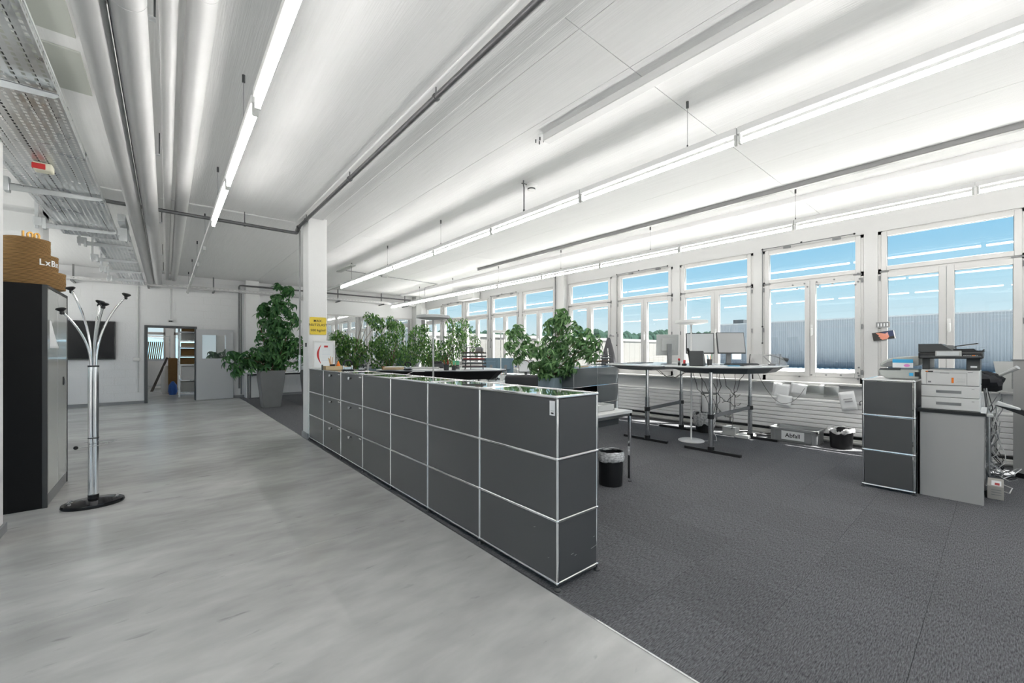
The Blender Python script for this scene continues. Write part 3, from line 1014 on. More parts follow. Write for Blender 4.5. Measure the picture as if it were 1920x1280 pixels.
# tray across the far wall
T3 = thing('cable_tray', 'white perforated cable tray across the whole far wall', 'cable tray', (2.6, 14.1, 3.09))
m = MB()
sheet_with_slots(m, 3.06, 3.13, -2.6, 7.1, 0, 0.07, 0.1, 0.016, 0.06, vertical=0.0)
m.v = [(b, 14.0, c) for a, b, c in m.v]
m.box(-2.6, 7.1, 14.0, 14.25, 3.058, 3.062)
m.build('tray_body', RAIL, T3, world=True, smooth=False, solid=0.003)
for x in (-1.7, -0.35, 1.02, 2.7, 4.4, 5.9, 6.8):
    B(x - 0.02, x + 0.02, 13.99, YF - 0.01, 3.02, 3.055).build('wall_arm', GREY, T3, world=True)
    B(x - 0.015, x + 0.015, 14.26, 14.30, 3.06, CH).build('strap', GREY, T3, world=True)
t = thing('far_pipe', 'dark pipe above the white tray on the far wall', 'pipe', (4, 14.2, 3.28))
MB().tube([(1.62, 14.18, 0.3), (1.62, 14.18, 3.24), (1.64, 14.18, 3.275), (1.70, 14.18, 3.28), (7.0, 14.18, 3.28)], 0.024, 10).build('pipe', PIPE, t, world=True)
t = thing('alarm_box', 'cream alarm sounder with red window under the cable tray', 'alarm', (-0.775, 5.09, 2.835))
B(-0.055, 0.055, -0.055, 0.055, 0, 0.062).build('body', mat('cream_plastic', (0.75, 0.72, 0.58), 0.45), t, bevel=0.012, seg=3)
B(-0.058, 0.02, -0.058, -0.02, 0.004, 0.05).build('red_window', RED, t, bevel=0.006)
# pale acoustic boards on the ceiling above the tray
for k, (a, b) in enumerate(((2.9, 3.97), (4.15, 4.78))):
    tag(B(-1.05, -0.46, a, b, 3.435, CH).build('ceiling_board', mat('greenish_board', (0.50, 0.52, 0.48), 0.8), bevel=0.003), ['pale grey-green board on the ceiling at the top edge, left of the ducts', 'pale grey-green board on the ceiling, the farther of the two left of the ducts'][k], 'board', 'boards on the ceiling by the cable tray')
# small things hanging in the far part
t = thing('hanging_lamp_unit', 'slim unlit lamp body hung high above the far end of the middle row', 'lamp', (3.33, 10.2, 3.34))
B(3.27, 3.40, 9.72, 10.75, 3.36, 3.40).build('body', PLG, t, world=True, bevel=0.008)
MB().cyl((3.33, 9.80, 3.06), (3.33, 9.80, 3.36), 0.004, 6).build('wire', WIRE, t, world=True)
t = thing('ceiling_conduit', 'thin conduit with corner drop on the ceiling in the far right part', 'conduit', (5, 11, 3.4))
MB().tube([(3.40, 10.70, 3.42), (6.33, 11.05, 3.42), (6.36, 11.9, 3.42), (6.36, 11.9, 3.06)], 0.009, 6).build('pipe', GREY, t, world=True)
B(4.5, 4.65, 10.8, 10.92, 3.40, 3.45).build('junction_box', PLG, t, world=True)
t = thing('air_conditioner', 'white wall air conditioner high above the windows', 'air conditioner', (7.66, 11.3, 3.06))
B(7.50, 7.77, 10.82, 11.76, 3.06, 3.30).build('body', PLW, t, world=True, bevel=0.03, seg=3)
B(7.495, 7.51, 10.9, 11.7, 3.075, 3.10).build('air_flap', PLG, t, world=True)
tag(MB().tube([(7.60, 7.31, 3.42), (7.60, 7.31, 0.92)], 0.016, 8).build('downpipe', PIPE), 'dark thin pipe down the pier between the window groups', 'pipe')
# conduits on the far wall
t = thing('wall_conduit', 'white conduit with switch left of the dark door frame', 'conduit', (-0.56, YF, 0.4))
MB().cyl((-0.56, YF - 0.02, 0.30), (-0.56, YF - 0.02, 3.06), 0.011, 8).build('pipe', RAIL, t, world=True)
B(-0.66, -0.52, YF - 0.06, YF - 0.006, 1.12, 1.20).build('switch', PLW, t, world=True, bevel=0.006)
t = thing('motion_sensor', 'small black-faced sensor on a conduit above the dark door frame', 'sensor', (0.09, YF, 2.18))
B(0.03, 0.15, YF - 0.05, YF - 0.006, 2.16, 2.24).build('body', PLW, t, world=True, bevel=0.006)
B(0.05, 0.13, YF - 0.056, YF - 0.048, 2.165, 2.20).build('lens', BLK, t, world=True)
MB().cyl((0.09, YF - 0.02, 2.24), (0.09, YF - 0.02, 3.06), 0.010, 8).build('pipe', RAIL, t, world=True)
tag(MB().cyl((1.70, YF - 0.02, 0.1), (1.70, YF - 0.02, 3.2), 0.013, 8).build('wall_conduit', GREY), 'grey conduit in the corner right of the open door leaf', 'conduit')

# heating
SLAT = mat('radiator_white', (0.74, 0.74, 0.74), 0.4)
for (a, b, lab) in ((-4.6, 0.02, 'ribbed white radiator at the right edge behind the printer'), (0.20, 3.05, 'ribbed white radiator behind the grey waste crate'),
                    (3.60, 6.90, 'ribbed white radiator behind the left standing desk'), (7.7, 10.6, 'ribbed white radiator beyond the window pier, nearer half'), (10.9, 14.0, 'ribbed white radiator nearest the far wall')):
    t = thing('radiator', lab, 'radiator', (7.66, (a + b) / 2, 0.1))
    for k in range(7):
        z = 0.125 + k * 0.066
        B(7.60, 7.66, a, b, z + 0.003, z + 0.063).build('slat', SLAT, t, world=True, bevel=0.006, seg=2)
    MB().cyl((7.625, a, 0.605), (7.625, b, 0.605), 0.028, 14).build('top_pipe', SLAT, t, world=True)
    m = MB()
    for y in (a + 0.3, (a + b) / 2, b - 0.3):
        m.box(7.66, 7.75, y - 0.02, y + 0.02, 0.2, 0.55)
    m.build('wall_bracket', PLG, t, world=True)
t = thing('valve_cover', 'plain white panel with valve between the two middle radiators', 'panel', (7.66, 3.33, 0.1))
B(7.63, 7.70, 3.08, 3.30, 0.13, 0.60).build('panel', SLAT, t, world=True, bevel=0.006)
B(7.63, 7.70, 3.32, 3.57, 0.16, 0.56).build('panel', SLAT, t, world=True, bevel=0.006)
MB().tube([(7.62, 3.25, 0.30), (7.60, 3.23, 0.24), (7.58, 3.15, 0.22), (7.58, 3.08, 0.22)], 0.014, 8).cyl((7.58, 3.09, 0.22), (7.58, 3.03, 0.22), 0.026, 10).build('valve', GREY, t, world=True)
for k, (x, z) in enumerate(((7.50, 0.045), (7.60, 0.055))):
    tag(MB().cyl((x, -4.8, z), (x, 14.1, z), 0.028 if k else 0.024, 12).build('heating_pipe', mat('pipe_grey_white', (0.42, 0.42, 0.41), 0.4)), ['heating pipe along the floor, the one farther from the wall', 'heating pipe along the floor, the one under the radiators'][k], 'pipe')
tag(B(7.70, 7.775, -4.9, 14.1, 0, 0.09).build('baseboard_right', DG), kind='structure')  # dark strip standing in for the shade beneath the radiators

# ================================================================== LONG METAL SIDEBOARD
SX0, SX1, SY0 = 1.689, 2.039, 1.607
ROWS = [0.04, 0.39, 0.74, 1.09]
def modular(name, label, cat, xs, ys, rows, top=None, panels=(), skip=(), world=(0, 0, 0)):
    """chrome tube frame: xs two or more depths, ys module lines, rows heights (local to world origin)"""
    pass
sb = thing('sideboard', 'long graphite modular metal sideboard with chrome tube frame', 'sideboard', (1.864, 4.23, 0))
m = MB()
TR = 0.0085
YS = [SY0 + 0.75 * k for k in range(8)]
for x in (SX0, SX1):
    for y in YS:
        m.cyl((x, y, ROWS[0]), (x, y, ROWS[-1]), TR, 10)
    for z in ROWS:
        m.cyl((x, YS[0], z), (x, YS[-1], z), TR, 10)
for y in YS:
    for z in ROWS:
        m.cyl((SX0, y, z), (SX1, y, z), TR, 10)
m.build('tube_frame', CHROME, sb, world=True)
m = MB()
for x in (SX0, SX1):
    for y in YS:
        for z in ROWS:
            m.ball((x, y, z), 0.0125, 10, 6)
m.build('ball_joints', CHROME, sb, world=True)
m = MB()
for x in (SX0, SX1):
    for y in YS:
        m.cyl((x, y, 0.012), (x, y, 0.03), 0.006, 8)
        m.lathe([(0.020, 0.0), (0.020, 0.006), (0.010, 0.016), (0.006, 0.018)], 12, (x, y, 0))
m.build('levelling_feet', DG, sb, world=True)
G = 0.010
for k in range(7):
    for r in range(3):
        y0_, y1_ = YS[k] + G, YS[k + 1] - G
        z0_, z1_ = ROWS[r] + G, ROWS[r + 1] - G
        isd = k in (4, 5)      # the two bays near the column have flap fronts with knobs
        o = B(SX0 - 0.003, SX0 + 0.004, y0_, y1_, z0_, z1_).build('drawer_front' if isd else 'panel', METALP, sb, world=True, bevel=0.0015, seg=1)
        if isd:
            yc, zc = (y0_ + y1_) / 2, z1_ - 0.045
            MB().cyl((SX0 - 0.004, yc, zc), (SX0 - 0.030, yc, zc), 0.011, 14).cyl((SX0 - 0.030, yc, zc), (SX0 - 0.036, yc, zc), 0.017, 16).build('knob', CHROME, o, world=True)
            MB().cyl((SX0 - 0.0035, yc, zc), (SX0 - 0.016, yc, zc), 0.013, 14).build('lock_collar', BLK, o, world=True)
            B(SX0 - 0.005, SX0 - 0.003, y0_ + 0.03, y0_ + 0.10, zc + 0.018, zc + 0.030).build('label_holder', PLW, o, world=True)
        B(SX1 - 0.004, SX1 + 0.002, y0_, y1_, z0_, z1_).build('rear_panel', METALP, sb, world=True)
for y, s in ((YS[0], -1), (YS[-1], 1)):
    for r in range(3):
        B(SX0 + G, SX1 - G, y - 0.003, y + 0.003, ROWS[r] + G, ROWS[r + 1] - G).build('side_panel', METALP, sb, world=True)
B(SX0 + G, SX1 - G, YS[0] + G, YS[-1] - G, ROWS[0] - 0.003, ROWS[0] + 0.003).build('floor_panel', METALP, sb, world=True)
B(SX0 + 0.004, SX1 - 0.004, YS[0] + 0.002, YS[-1] - 0.002, ROWS[-1] - 0.004, ROWS[-1] + 0.0035).build('glass_top', GTOP, sb, world=True, bevel=0.002)
st = B(SX0 - 0.0052, SX0 - 0.0035, YS[0] + 0.016, YS[0] + 0.058, 0.985, 1.068).build('sticker', PAPER, sb, world=True)
B(SX0 - 0.0056, SX0 - 0.0050, YS[0] + 0.026, YS[0] + 0.046, 0.993, 1.002).build('print_block', BLK, st, world=True)
B(SX0 - 0.0056, SX0 - 0.0050, YS[0] + 0.023, YS[0] + 0.049, 1.010, 1.0125).build('print_line', PAPERG, st, world=True)
sc_ = MB()
for (y, z, l) in ((1.68, 0.16, 0.01), (1.80, 0.30, 0.015), (6.30, 1.0, 0.09)):
    sc_.cyl((SX0 - 0.0036, y, z), (SX0 - 0.0036, y - l, z + l * (0.35 if l < 0.05 else 0.6)), 0.0008, 4)
for (x, z, l) in ((1.98, 0.15, 0.05), (1.80, 0.17, 0.02), (1.83, 0.155, 0.015), (2.0, 0.215, 0.015)):
    sc_.cyl((x, YS[0] - 0.0035, z), (x + l, YS[0] - 0.0035, z + l * 0.15), 0.0009, 4)
sc_.build('scratch', PLG, sb, world=True)

# load sign on the column: faces the viewer
t = thing('load_sign', 'yellow floor load sign on the white central column', 'sign', (1.82, 6.87, 1.62))
B(-0.125, 0.120, -0.004, 0.0, 0.0, 0.272).build('plate', YEL, t, bevel=0.001, seg=1)
for s_, z_, sp in (('MAX.', 0.212, 1.1), ('NUTZLAST', 0.150, 1.05), ('500 kg/m²', 0.066, 1.05)):
    text(s_, 0.052, facing((-0.003, -0.0045, z_), -90), 'lettering', BLK, t, spacing=sp)
for (x, z) in ((-0.115, 0.262), (0.11, 0.262), (-0.115, 0.010), (0.11, 0.010)):
    MB().cyl((x, -0.004, z), (x, -0.006, z), 0.004, 8).build('screw', CHROMED, t)

# certificate frame leaning at the column
t = thing('certificate_frame', 'white framed certificate with red arc leaning at the column', 'picture frame', (1.845, 6.66, 1.0955), -20)
e = MB()
W_, H_ = 0.155, 0.43
e.box(-W_, -W_ + 0.022, -0.008, 0.010, 0, H_); e.box(W_ - 0.022, W_, -0.008, 0.010, 0, H_)
e.box(-W_ + 0.022, W_ - 0.022, -0.008, 0.010, 0, 0.022); e.box(-W_ + 0.022, W_ - 0.022, -0.008, 0.010, H_ - 0.022, H_)
TL = Matrix.Rotation(R(-6), 4, 'X')
e.xf(TL).build('frame', PLW, t, bevel=0.002)
B(-W_ + 0.02, W_ - 0.02, 0.0, 0.004, 0.02, H_ - 0.02).xf(TL).build('sheet', PAPER, t)
arc = MB()
pts = [(-0.045 - 0.055 * math.sin(PI * k / 14) , 0.075 + 0.29 * k / 14) for k in range(15)]
inn = [(-0.040 - 0.030 * math.sin(PI * k / 14), 0.075 + 0.29 * k / 14) for k in range(15)]
for k in range(14):
    arc.add([(pts[k][0], -0.001, pts[k][1]), (inn[k][0], -0.001, inn[k][1]), (inn[k + 1][0], -0.001, inn[k + 1][1]), (pts[k + 1][0], -0.001, pts[k + 1][1])], [(0, 1, 2, 3)])
arc.xf(TL).build('red_arc', RED, t, smooth=False)
B(0.0, 0.055, -0.0012, 0.0, 0.325, 0.355).xf(TL).build('red_mark', RED, t)
ln = MB()
for k in range(9):
    ln.box(-0.03, 0.09, -0.0012, 0.0, 0.30 - k * 0.022, 0.303 - k * 0.022)
ln.xf(TL).build('print_line', mat('faint_print', (0.6, 0.65, 0.75), 0.7), t)

# cardboard desk tidy with pencils
t = thing('card_tray', 'shallow cardboard box with pencil cup on the sideboard', 'box', (1.83, 6.07, 1.0955), -4)
m = MB()
w, d, h = 0.14, 0.10, 0.055
m.box(-w, w, -d, -d + 0.004, 0, h); m.box(-w, w, d - 0.004, d, 0, h); m.box(-w, -w + 0.004, -d, d, 0, h); m.box(w - 0.004, w, -d, d, 0, h); m.box(-w, w, -d, d, 0, 0.004)
m.build('box', CARDL, t)
B(-w - 0.03, -w - 0.024, -0.04, 0.04, 0, 0.075).build('flap', DG, t)
MB().lathe([(0.032, 0.005), (0.036, 0.08), (0.033, 0.08), (0.030, 0.01)], 16, (-0.03, 0.02, 0)).build('pencil_cup', BLK, t)
for k, (dx, dy, l, mm) in enumerate(((-0.05, 0.0, 0.17, WOOD), (-0.02, 0.02, 0.19, WOOD), (0.0, 0.0, 0.18, WOOD), (-0.035, 0.02, 0.16, WOOD))):
    MB().cyl((-0.03 + dx * 0.3, 0.02 + dy * 0.3, 0.012), (-0.03 + dx, 0.02 + dy, l), 0.0045, 6).build('pencil', mm, t)
MB().lathe([(0.022, 0.02), (0.030, 0.05), (0.022, 0.08), (0.008, 0.115), (1e-4, 0.13)], 10, (0.05, 0.02, 0)).build('sharpener', ORG, t)
def hole_punch(name, label, loc, rot, s=1.0):
    t = thing(name, label, 'hole punch', loc, rot)
    m = MB().box(-0.07 * s, 0.07 * s, -0.055 * s, 0.055 * s, 0, 0.018 * s)
    m.build('base', BLK, t, bevel=0.004)
    m = MB()
    m.box(-0.062 * s, -0.045 * s, -0.03 * s, 0.03 * s, 0.018 * s, 0.075 * s); m.box(0.045 * s, 0.062 * s, -0.03 * s, 0.03 * s, 0.018 * s, 0.075 * s)
    m.box(-0.045 * s, 0.045 * s, -0.02 * s, 0.03 * s, 0.018 * s, 0.055 * s)
    m.build('punch_head', CHROMED, t, bevel=0.004)
    pts = [(-0.052 * s, 0.0, 0.07 * s), (-0.05 * s, -0.01, 0.115 * s), (-0.03 * s, -0.015, 0.138 * s), (0, -0.018, 0.142 * s), (0.03 * s, -0.015, 0.138 * s), (0.05 * s, -0.01, 0.115 * s), (0.052 * s, 0, 0.07 * s)]
    MB().tube(pts, 0.012 * s, 8).build('lever', BLK, t)
    return t
hole_punch('hole_punch', 'large black and chrome hole punch on the sideboard beside the card box', (1.85, 5.60, 1.0955), -8)
hole_punch('hole_punch', 'small black hole punch on the sideboard, right of the large one', (1.97, 5.42, 1.0955), 10, 0.6)

# ================================================================== LEFT SIDE
t = thing('office_cabinet', 'tall black cabinet with pale grey gloss doors at left edge', 'cabinet', (-1.02, 5.79, 0))
B(-1.25, -0.815, 5.31, 6.265, 0.0, 1.93).build('carcass', mat('black_laminate', (0.006, 0.006, 0.006), 0.55, spec=0.25), t, world=True, bevel=0.003)
B(-0.815, -0.795, 5.325, 6.255, 0.0, 0.095).build('plinth', GREY, t, world=True)
GD = mat('gloss_grey_door', (0.50, 0.51, 0.49), 0.16, spec=0.6, coat=0.5)
dr = B(-0.812, -0.790, 5.325, 5.787, 0.105, 1.905).build('door', GD, t, world=True, bevel=0.003)
d2 = B(-0.812, -0.790, 5.791, 6.250, 0.105, 1.905).build('door', GD, t, world=True, bevel=0.003)
B(-0.790, -0.780, 6.02, 6.06, 1.02, 1.10).build('lock', DG, d2, world=True, bevel=0.003)
MB().cyl((-0.780, 6.04, 1.075), (-0.776, 6.04, 1.075), 0.011, 12).cyl((-0.780, 6.04, 1.045), (-0.776, 6.04, 1.045), 0.011, 12).build('keyhole', CHROMED, d2, world=True)
m = MB()
m.box(-0.818, -0.786, 6.252, 6.268, 0.0, 1.925); m.box(-0.818, -0.786, 5.315, 6.268, 1.905, 1.93); m.box(-0.818, -0.786, 5.308, 5.325, 0.0, 1.93)
m.build('edge_trim', DG, t, world=True, bevel=0.002)
# curled sheet stuck on the door
m = MB()
vs, fs = [], []
for j in range(9):
    u = j / 8
    z = 1.38 + 0.25 * u
    for i in range(5):
        w_ = i / 4
        curl = 0.035 * (1 - u) ** 1.5 * w_ + 0.002
        y = 5.40 + (0.17 * w_) * (0.45 + 0.55 * (1 - u)) if u > 0.75 else 5.40 + 0.17 * w_ * (1 - 0.5 * u)
        vs.append((-0.789 + curl, y, z))
for j in range(8):
    for i in range(4):
        fs.append((j * 5 + i, j * 5 + i + 1, (j + 1) * 5 + i + 1, (j + 1) * 5 + i))
m.add(vs, fs)
tag(m.build('paper_sheet', PAPER, solid=0.0006), 'curled white sheet stuck to the grey cabinet door', 'paper')

# tiered cardboard cake
CARDC = mat('cake_card', (0.36, 0.21, 0.08), 0.85, noise=0.1, nscale=30)
ck = thing('cardboard_cake', 'three-tier round cake made of stacked corrugated cardboard, on the cabinet', 'model cake', (-0.975, 5.72, 1.931))
zz = 0.0
CORE = mat('card_core', (0.045, 0.025, 0.010), 0.9)  # near-black core colour puts shade into the gaps between card layers
NT = 14
for r, h in ((0.245, 0.148), (0.197, 0.150), (0.148, 0.145)):
    layers = 13
    m = MB()
    for k in range(layers):
        a = zz + h * k / layers
        b = a + h / layers * 0.58
        rr = r + random.uniform(-0.001, 0.001)
        m.lathe([(rr, a), (rr, b)], 48)
    o = m.build('card_tier', CARDC, ck)
    MB().lathe([(r - 0.012, zz + 0.001), (r - 0.012, zz + h - 0.001)], 48).build('tier_core', CORE, o)
    MB().lathe([(r + 0.001, zz + h - 0.004), (r + 0.001, zz + h)], 48).build('top_sheet', CARD, o)
    zz += h
# lettering wraps round the middle tier, facing right and towards the viewer
aa = R(-34)
rm = 0.1975
text('LxBx', 0.078, facing((math.cos(aa) * (rm + 0.002), math.sin(aa) * (rm + 0.002), 0.225), -34), 'lettering', PAPER, ck, depth=0.003, bend=rm, spacing=1.15)
text('100', 0.085, facing((0.03, -0.06, zz + 0.028), -62), 'number', mat('gold_card', (0.65, 0.36, 0.08), 0.4, 0.5), ck, depth=0.012, spacing=1.0)

# coat stand
t = thing('coat_stand', 'chrome coat stand with black knobs and oval black foot', 'coat stand', (-0.493, 5.17, 0))
MB().lathe([(0.20, 0.0), (0.205, 0.012), (0.20, 0.030), (0.185, 0.036), (0.06, 0.052), (0.04, 0.056)], 40, (0, 0, 0), 1.0, 0.78).build('foot', BLKG, t)
m = MB()
for a0, a1 in ((-25, 25), (155, 205)):
    pts = []
    for k in range(9):
        a = R(a0 + (a1 - a0) * k / 8)
        pts.append((0.155 * math.cos(a), 0.155 * 0.78 * math.sin(a), 0.042))
    m.tube(pts, 0.012, 8)
m.build('foot_inlay', CHROMED, t)
m = MB()
m.cyl((-0.014, 0, 0.05), (-0.014, 0, 1.22), 0.021, 20)
m.cyl((0.014, 0, 0.05), (0.014, 0, 1.22), 0.021, 20)
m.build('pole', CHROME, t)
for za, zb in ((1.215, 1.228), (0.585, 0.592), (0.05, 0.09)):
    MB().cyl((0, 0, za), (0, 0, zb), 0.037, 20).build('collar', BLK, t)
arms = [(-0.175, -0.13, 1.69), (-0.155, 0.15, 1.90), (0.03, 0.11, 1.79), (0.075, -0.12, 1.755), (0.205, 0.10, 1.87)]
for k, (dx, dy, zt) in enumerate(arms):
    n_ = 10
    pts = []
    for i in range(n_ + 1):
        u = i / n_
        f = u ** 2.1
        pts.append((dx * (0.08 + 0.92 * f), dy * (0.08 + 0.92 * f), 1.20 + (zt - 1.20) * u ** 0.92))
    arm = MB().tube(pts, 0.0085, 10).build('arm', CHROME, t)
    kn = MB().lathe([(0.011, -0.03), (0.016, -0.02), (0.012, -0.005), (0.030, 0.010), (0.034, 0.018), (0.026, 0.026), (1e-4, 0.028)], 18)
    tilt = Matrix.Translation((pts[-1][0], pts[-1][1], pts[-1][2])) @ Matrix.Rotation(R(12) * (1 if dx > 0 else -1), 4, 'Y')
    kn.xf(tilt).build('knob', BLK, arm)
pts = [(0.035, -0.02, 0.545), (0.12, -0.05, 0.545), (0.155, 0.0, 0.545), (0.12, 0.05, 0.545), (0.03, 0.05, 0.545), (-0.06, 0.03, 0.545)]
m = MB().tube(pts, 0.003, 6)
m.tube([(0.155, 0.0, 0.545), (0.05, -0.09, 0.53), (-0.03, -0.085, 0.525), (-0.09, -0.07, 0.525)], 0.003, 6)
m.build('umbrella_ring', CHROMED, t)
MB().ball((-0.10, -0.068, 0.525), 0.016, 12, 8).build('ring_knob', BLK, t)

# wall screen
t = thing('wall_screen', 'large black flat screen on the far white block wall', 'television', (-1.73, YF, 1.16))
B(-2.48, -0.985, YF - 0.075, YF - 0.03, 1.16, 2.12).build('housing', DG, t, world=True, bevel=0.004)
B(-2.455, -1.01, YF - 0.079, YF - 0.074, 1.185, 2.095).build('screen', BLKG, t, world=True)
B(-1.9, -1.5, YF - 0.03, YF - 0.006, 1.4, 1.9).build('wall_mount', BLK, t, world=True)

# ================================================================== PLANTS
def leaflet(m, M, L, W, droop, n=4):
    """one long leaflet along +x, folded on its midrib, drooping"""
    vs = []
    for i in range(n + 1):
        u = i / n
        w = W * math.sin(PI * min(1, 0.06 + 0.94 * u) ** 0.85) * 0.5
        if i == n: w = 0
        x = L * u * (1 - 0.12 * droop * u)
        z = -droop * L * 0.55 * u * u
        vs += [M @ Vector((x, w, z + w * 0.35)), M @ Vector((x, 0, z)), M @ Vector((x, -w, z + w * 0.35))]
    fs = []
    for i in range(n):
        a = i * 3
        fs += [(a, a + 1, a + 4, a + 3), (a + 1, a + 2, a + 5, a + 4)]
    m.add(vs, fs)
def palmate(nl, L, W, droop, seed):
    rnd = random.Random(seed)
    m = MB()
    for k in range(nl):
        ang = 360.0 * k / nl + rnd.uniform(-12, 12)
        l = L * (1.0 - 0.30 * abs(math.sin(R(ang / 2 + 90)))) * rnd.uniform(0.85, 1.1)
        M = Matrix.Rotation(R(ang), 4, 'Z') @ Matrix.Rotation(R(rnd.uniform(5, 28)), 4, 'Y') @ Matrix.Rotation(R(rnd.uniform(-20, 20)), 4, 'X')
        leaflet(m, M, l, W * rnd.uniform(0.85, 1.1), droop * rnd.uniform(0.6, 1.3), 3)
    m.cyl((0, 0, 0), (-0.35 * L, 0, -0.5 * L), 0.0022, 3, cap=False)
    return m
def leaf_frame(p, out, rnd, tilt=35):
    """orientation: leaf opens upwards and leans outwards"""
    d = Vector((out.x, out.y, 0))
    d = d.normalized() if d.length > 1e-3 else Vector((1, 0, 0))
    up = (Vector((0, 0, 1)) + d * math.tan(R(rnd.uniform(tilt - 20, tilt + 25)))).normalized()
    q = up.to_track_quat('Z', 'Y')
    return Matrix.Translation(p) @ q.to_matrix().to_4x4() @ Matrix.Rotation(rnd.uniform(0, 2 * PI), 4, 'Z') @ Matrix.Scale(rnd.uniform(0.75, 1.2), 4)
def square_planter(name, label, loc, rot, top, bot, h, mt):
    t = thing(name, label, 'planter', loc, rot)
    a, b = top / 2, bot / 2
    m = MB()
    ring = lambda s, z: [(-s, -s, z), (s, -s, z), (s, s, z), (-s, s, z)]
    vs = ring(b, 0) + ring(a * 0.985 + b * 0.015, h * 0.8) + ring(a, h) + ring(a - 0.025, h) + ring(a - 0.03, h - 0.10)
    fs = [(3, 2, 1, 0)]
    for j in range(4):
        for i in range(4):
            i2 = (i + 1) % 4
            fs.append((j * 4 + i, j * 4 + i2, (j + 1) * 4 + i2, (j + 1) * 4 + i))
    fs.append((16, 17, 18, 19))
    m.add(vs, fs)
    m.build('pot', mt, t, bevel=0.008, seg=2)
    B(-a + 0.03, a - 0.03, -a + 0.03, a - 0.03, h - 0.10, h - 0.06).build('soil', SOIL, t)
    return t
def umbrella_plant(name, label, loc, base_z, spread, height, blobs, lm, nleaf, nfill, L, seed, stems=9):
    """blobs: (dx, dy, z, rx, ry, rz, weight) volumes that the leaf whorls fill"""
    rnd = random.Random(seed)
    t = thing(name, label, 'plant', loc)
    protos = [palmate(rnd.choice((6, 7, 8)), L, L * 0.27, 0.7 + 0.25 * k, seed * 10 + k).mesh('leaf', lm, False) for k in range(4)]
    tot = sum(b[6] for b in blobs)
    def pick():
        r = rnd.uniform(0, tot)
        for b in blobs:
            r -= b[6]
            if r <= 0: break
        while True:
            p = Vector((rnd.uniform(-1, 1), rnd.uniform(-1, 1), rnd.uniform(-1, 1)))
            if p.length <= 1 and p.length > 0.25: break
        q = Vector((b[0] + p.x * b[3], b[1] + p.y * b[4], b[2] + p.z * b[5]))
        return q, Vector((q.x, q.y, 0)) + Vector((p.x, p.y, 0)) * 0.3
    pts = []
    for k in range(nleaf):
        q, out = pick()
        pts.append(q)
        inst(rnd.choice(protos), 'leaf', t, leaf_frame(q, out, rnd))
    m = MB()
    src = [palmate(7, L * 0.9, L * 0.27, 0.9, seed * 10 + 20 + k) for k in range(3)]
    for k in range(nfill):
        q, out = pick()
        q = Vector((q.x * 0.9, q.y * 0.9, q.z))
        M = leaf_frame(q, out, rnd)
        s_ = rnd.choice(src)
        m.add([M @ Vector(v) for v in s_.v], s_.f)
    tag(m.build('inner_foliage', lm, t, smooth=False), kind='stuff')
    for k in range(stems):
        q = pts[(k * 37) % len(pts)]
        a = Vector((rnd.uniform(-0.08, 0.08), rnd.uniform(-0.08, 0.08), base_z))
        mid = a.lerp(q, 0.5) + Vector((rnd.uniform(-0.04, 0.04), rnd.uniform(-0.04, 0.04), 0.10))
        MB().tube([a, a.lerp(mid, 0.5), mid, mid.lerp(q, 0.6), q], [0.010, 0.009, 0.008, 0.006, 0.003], 6).build('stem', BARK, t)
    return t

# centre plant, seen over the sideboard
square_planter('planter', 'blue-grey square planter holding the bright centre plant', (5.22, 5.22, 0), 24, 0.42, 0.30, 0.90, PLANT2)
cx, cy = 5.22, 5.22
ax = Vector((0.765, -0.644))    # direction across the view, to set the crown's width
def V(u, d, z, ru, rz, w):      # u metres to the right, d away
    x = ax.x * u + 0.644 * d
    y = ax.y * u + 0.765 * d
    return (x, y, z, ru, ru * 0.85, rz, w)
umbrella_plant('umbrella_plant', 'bright green umbrella plant in the blue-grey planter, centre of the room', (cx, cy, 0), 0.84, 0, 0,
               [V(0.05, 0, 1.28, 0.52, 0.36, 5), V(-0.50, 0, 1.45, 0.30, 0.34, 2.2), V(0.42, 0.05, 1.60, 0.36, 0.36, 3.2), V(0.30, 0, 1.98, 0.20, 0.16, 1.2), V(0.78, 0, 1.50, 0.24, 0.30, 1.5),
                V(-0.62, 0, 1.72, 0.14, 0.14, 0.6), V(0.0, 0, 1.05, 0.42, 0.20, 2.0), V(0.45, 0.0, 1.12, 0.2, 0.2, 0.6), V(0.12, 0, 1.78, 0.25, 0.2, 1.2)],
               LEAF_A, 265, 130, 0.150, 11, 14)
# big plant at the left
square_planter('planter', 'tall tapered grey planter standing left of the central column', (1.98, 11.62, 0), 0, 0.53, 0.37, 0.90, PLANT1)
umbrella_plant('umbrella_plant', 'large dark umbrella plant in the grey planter left of the column', (1.98, 11.62, 0), 0.84, 0, 0,
               [(0.0, 0, 1.30, 0.55, 0.5, 0.42, 5), (-0.62, 0.05, 1.12, 0.42, 0.4, 0.34, 3), (0.10, 0, 1.75, 0.48, 0.45, 0.42, 4), (0.30, 0, 2.25, 0.42, 0.4, 0.42, 3.2), (0.20, 0, 2.62, 0.26, 0.25, 0.26, 1.2),
                (-0.12, 0, 2.30, 0.22, 0.2, 0.3, 1.0), (0.62, 0, 1.4, 0.35, 0.35, 0.5, 2.4), (0.45, 0, 2.92, 0.16, 0.15, 0.10, 0.35), (0.2, 0, 3.0, 0.10, 0.1, 0.06, 0.2)],
               LEAF_B, 280, 330, 0.190, 23, 14)
square_planter('planter', 'tapered grey planter half hidden just left of the column', (2.95, 11.75, 0), 0, 0.46, 0.34, 0.88, PLANT1)

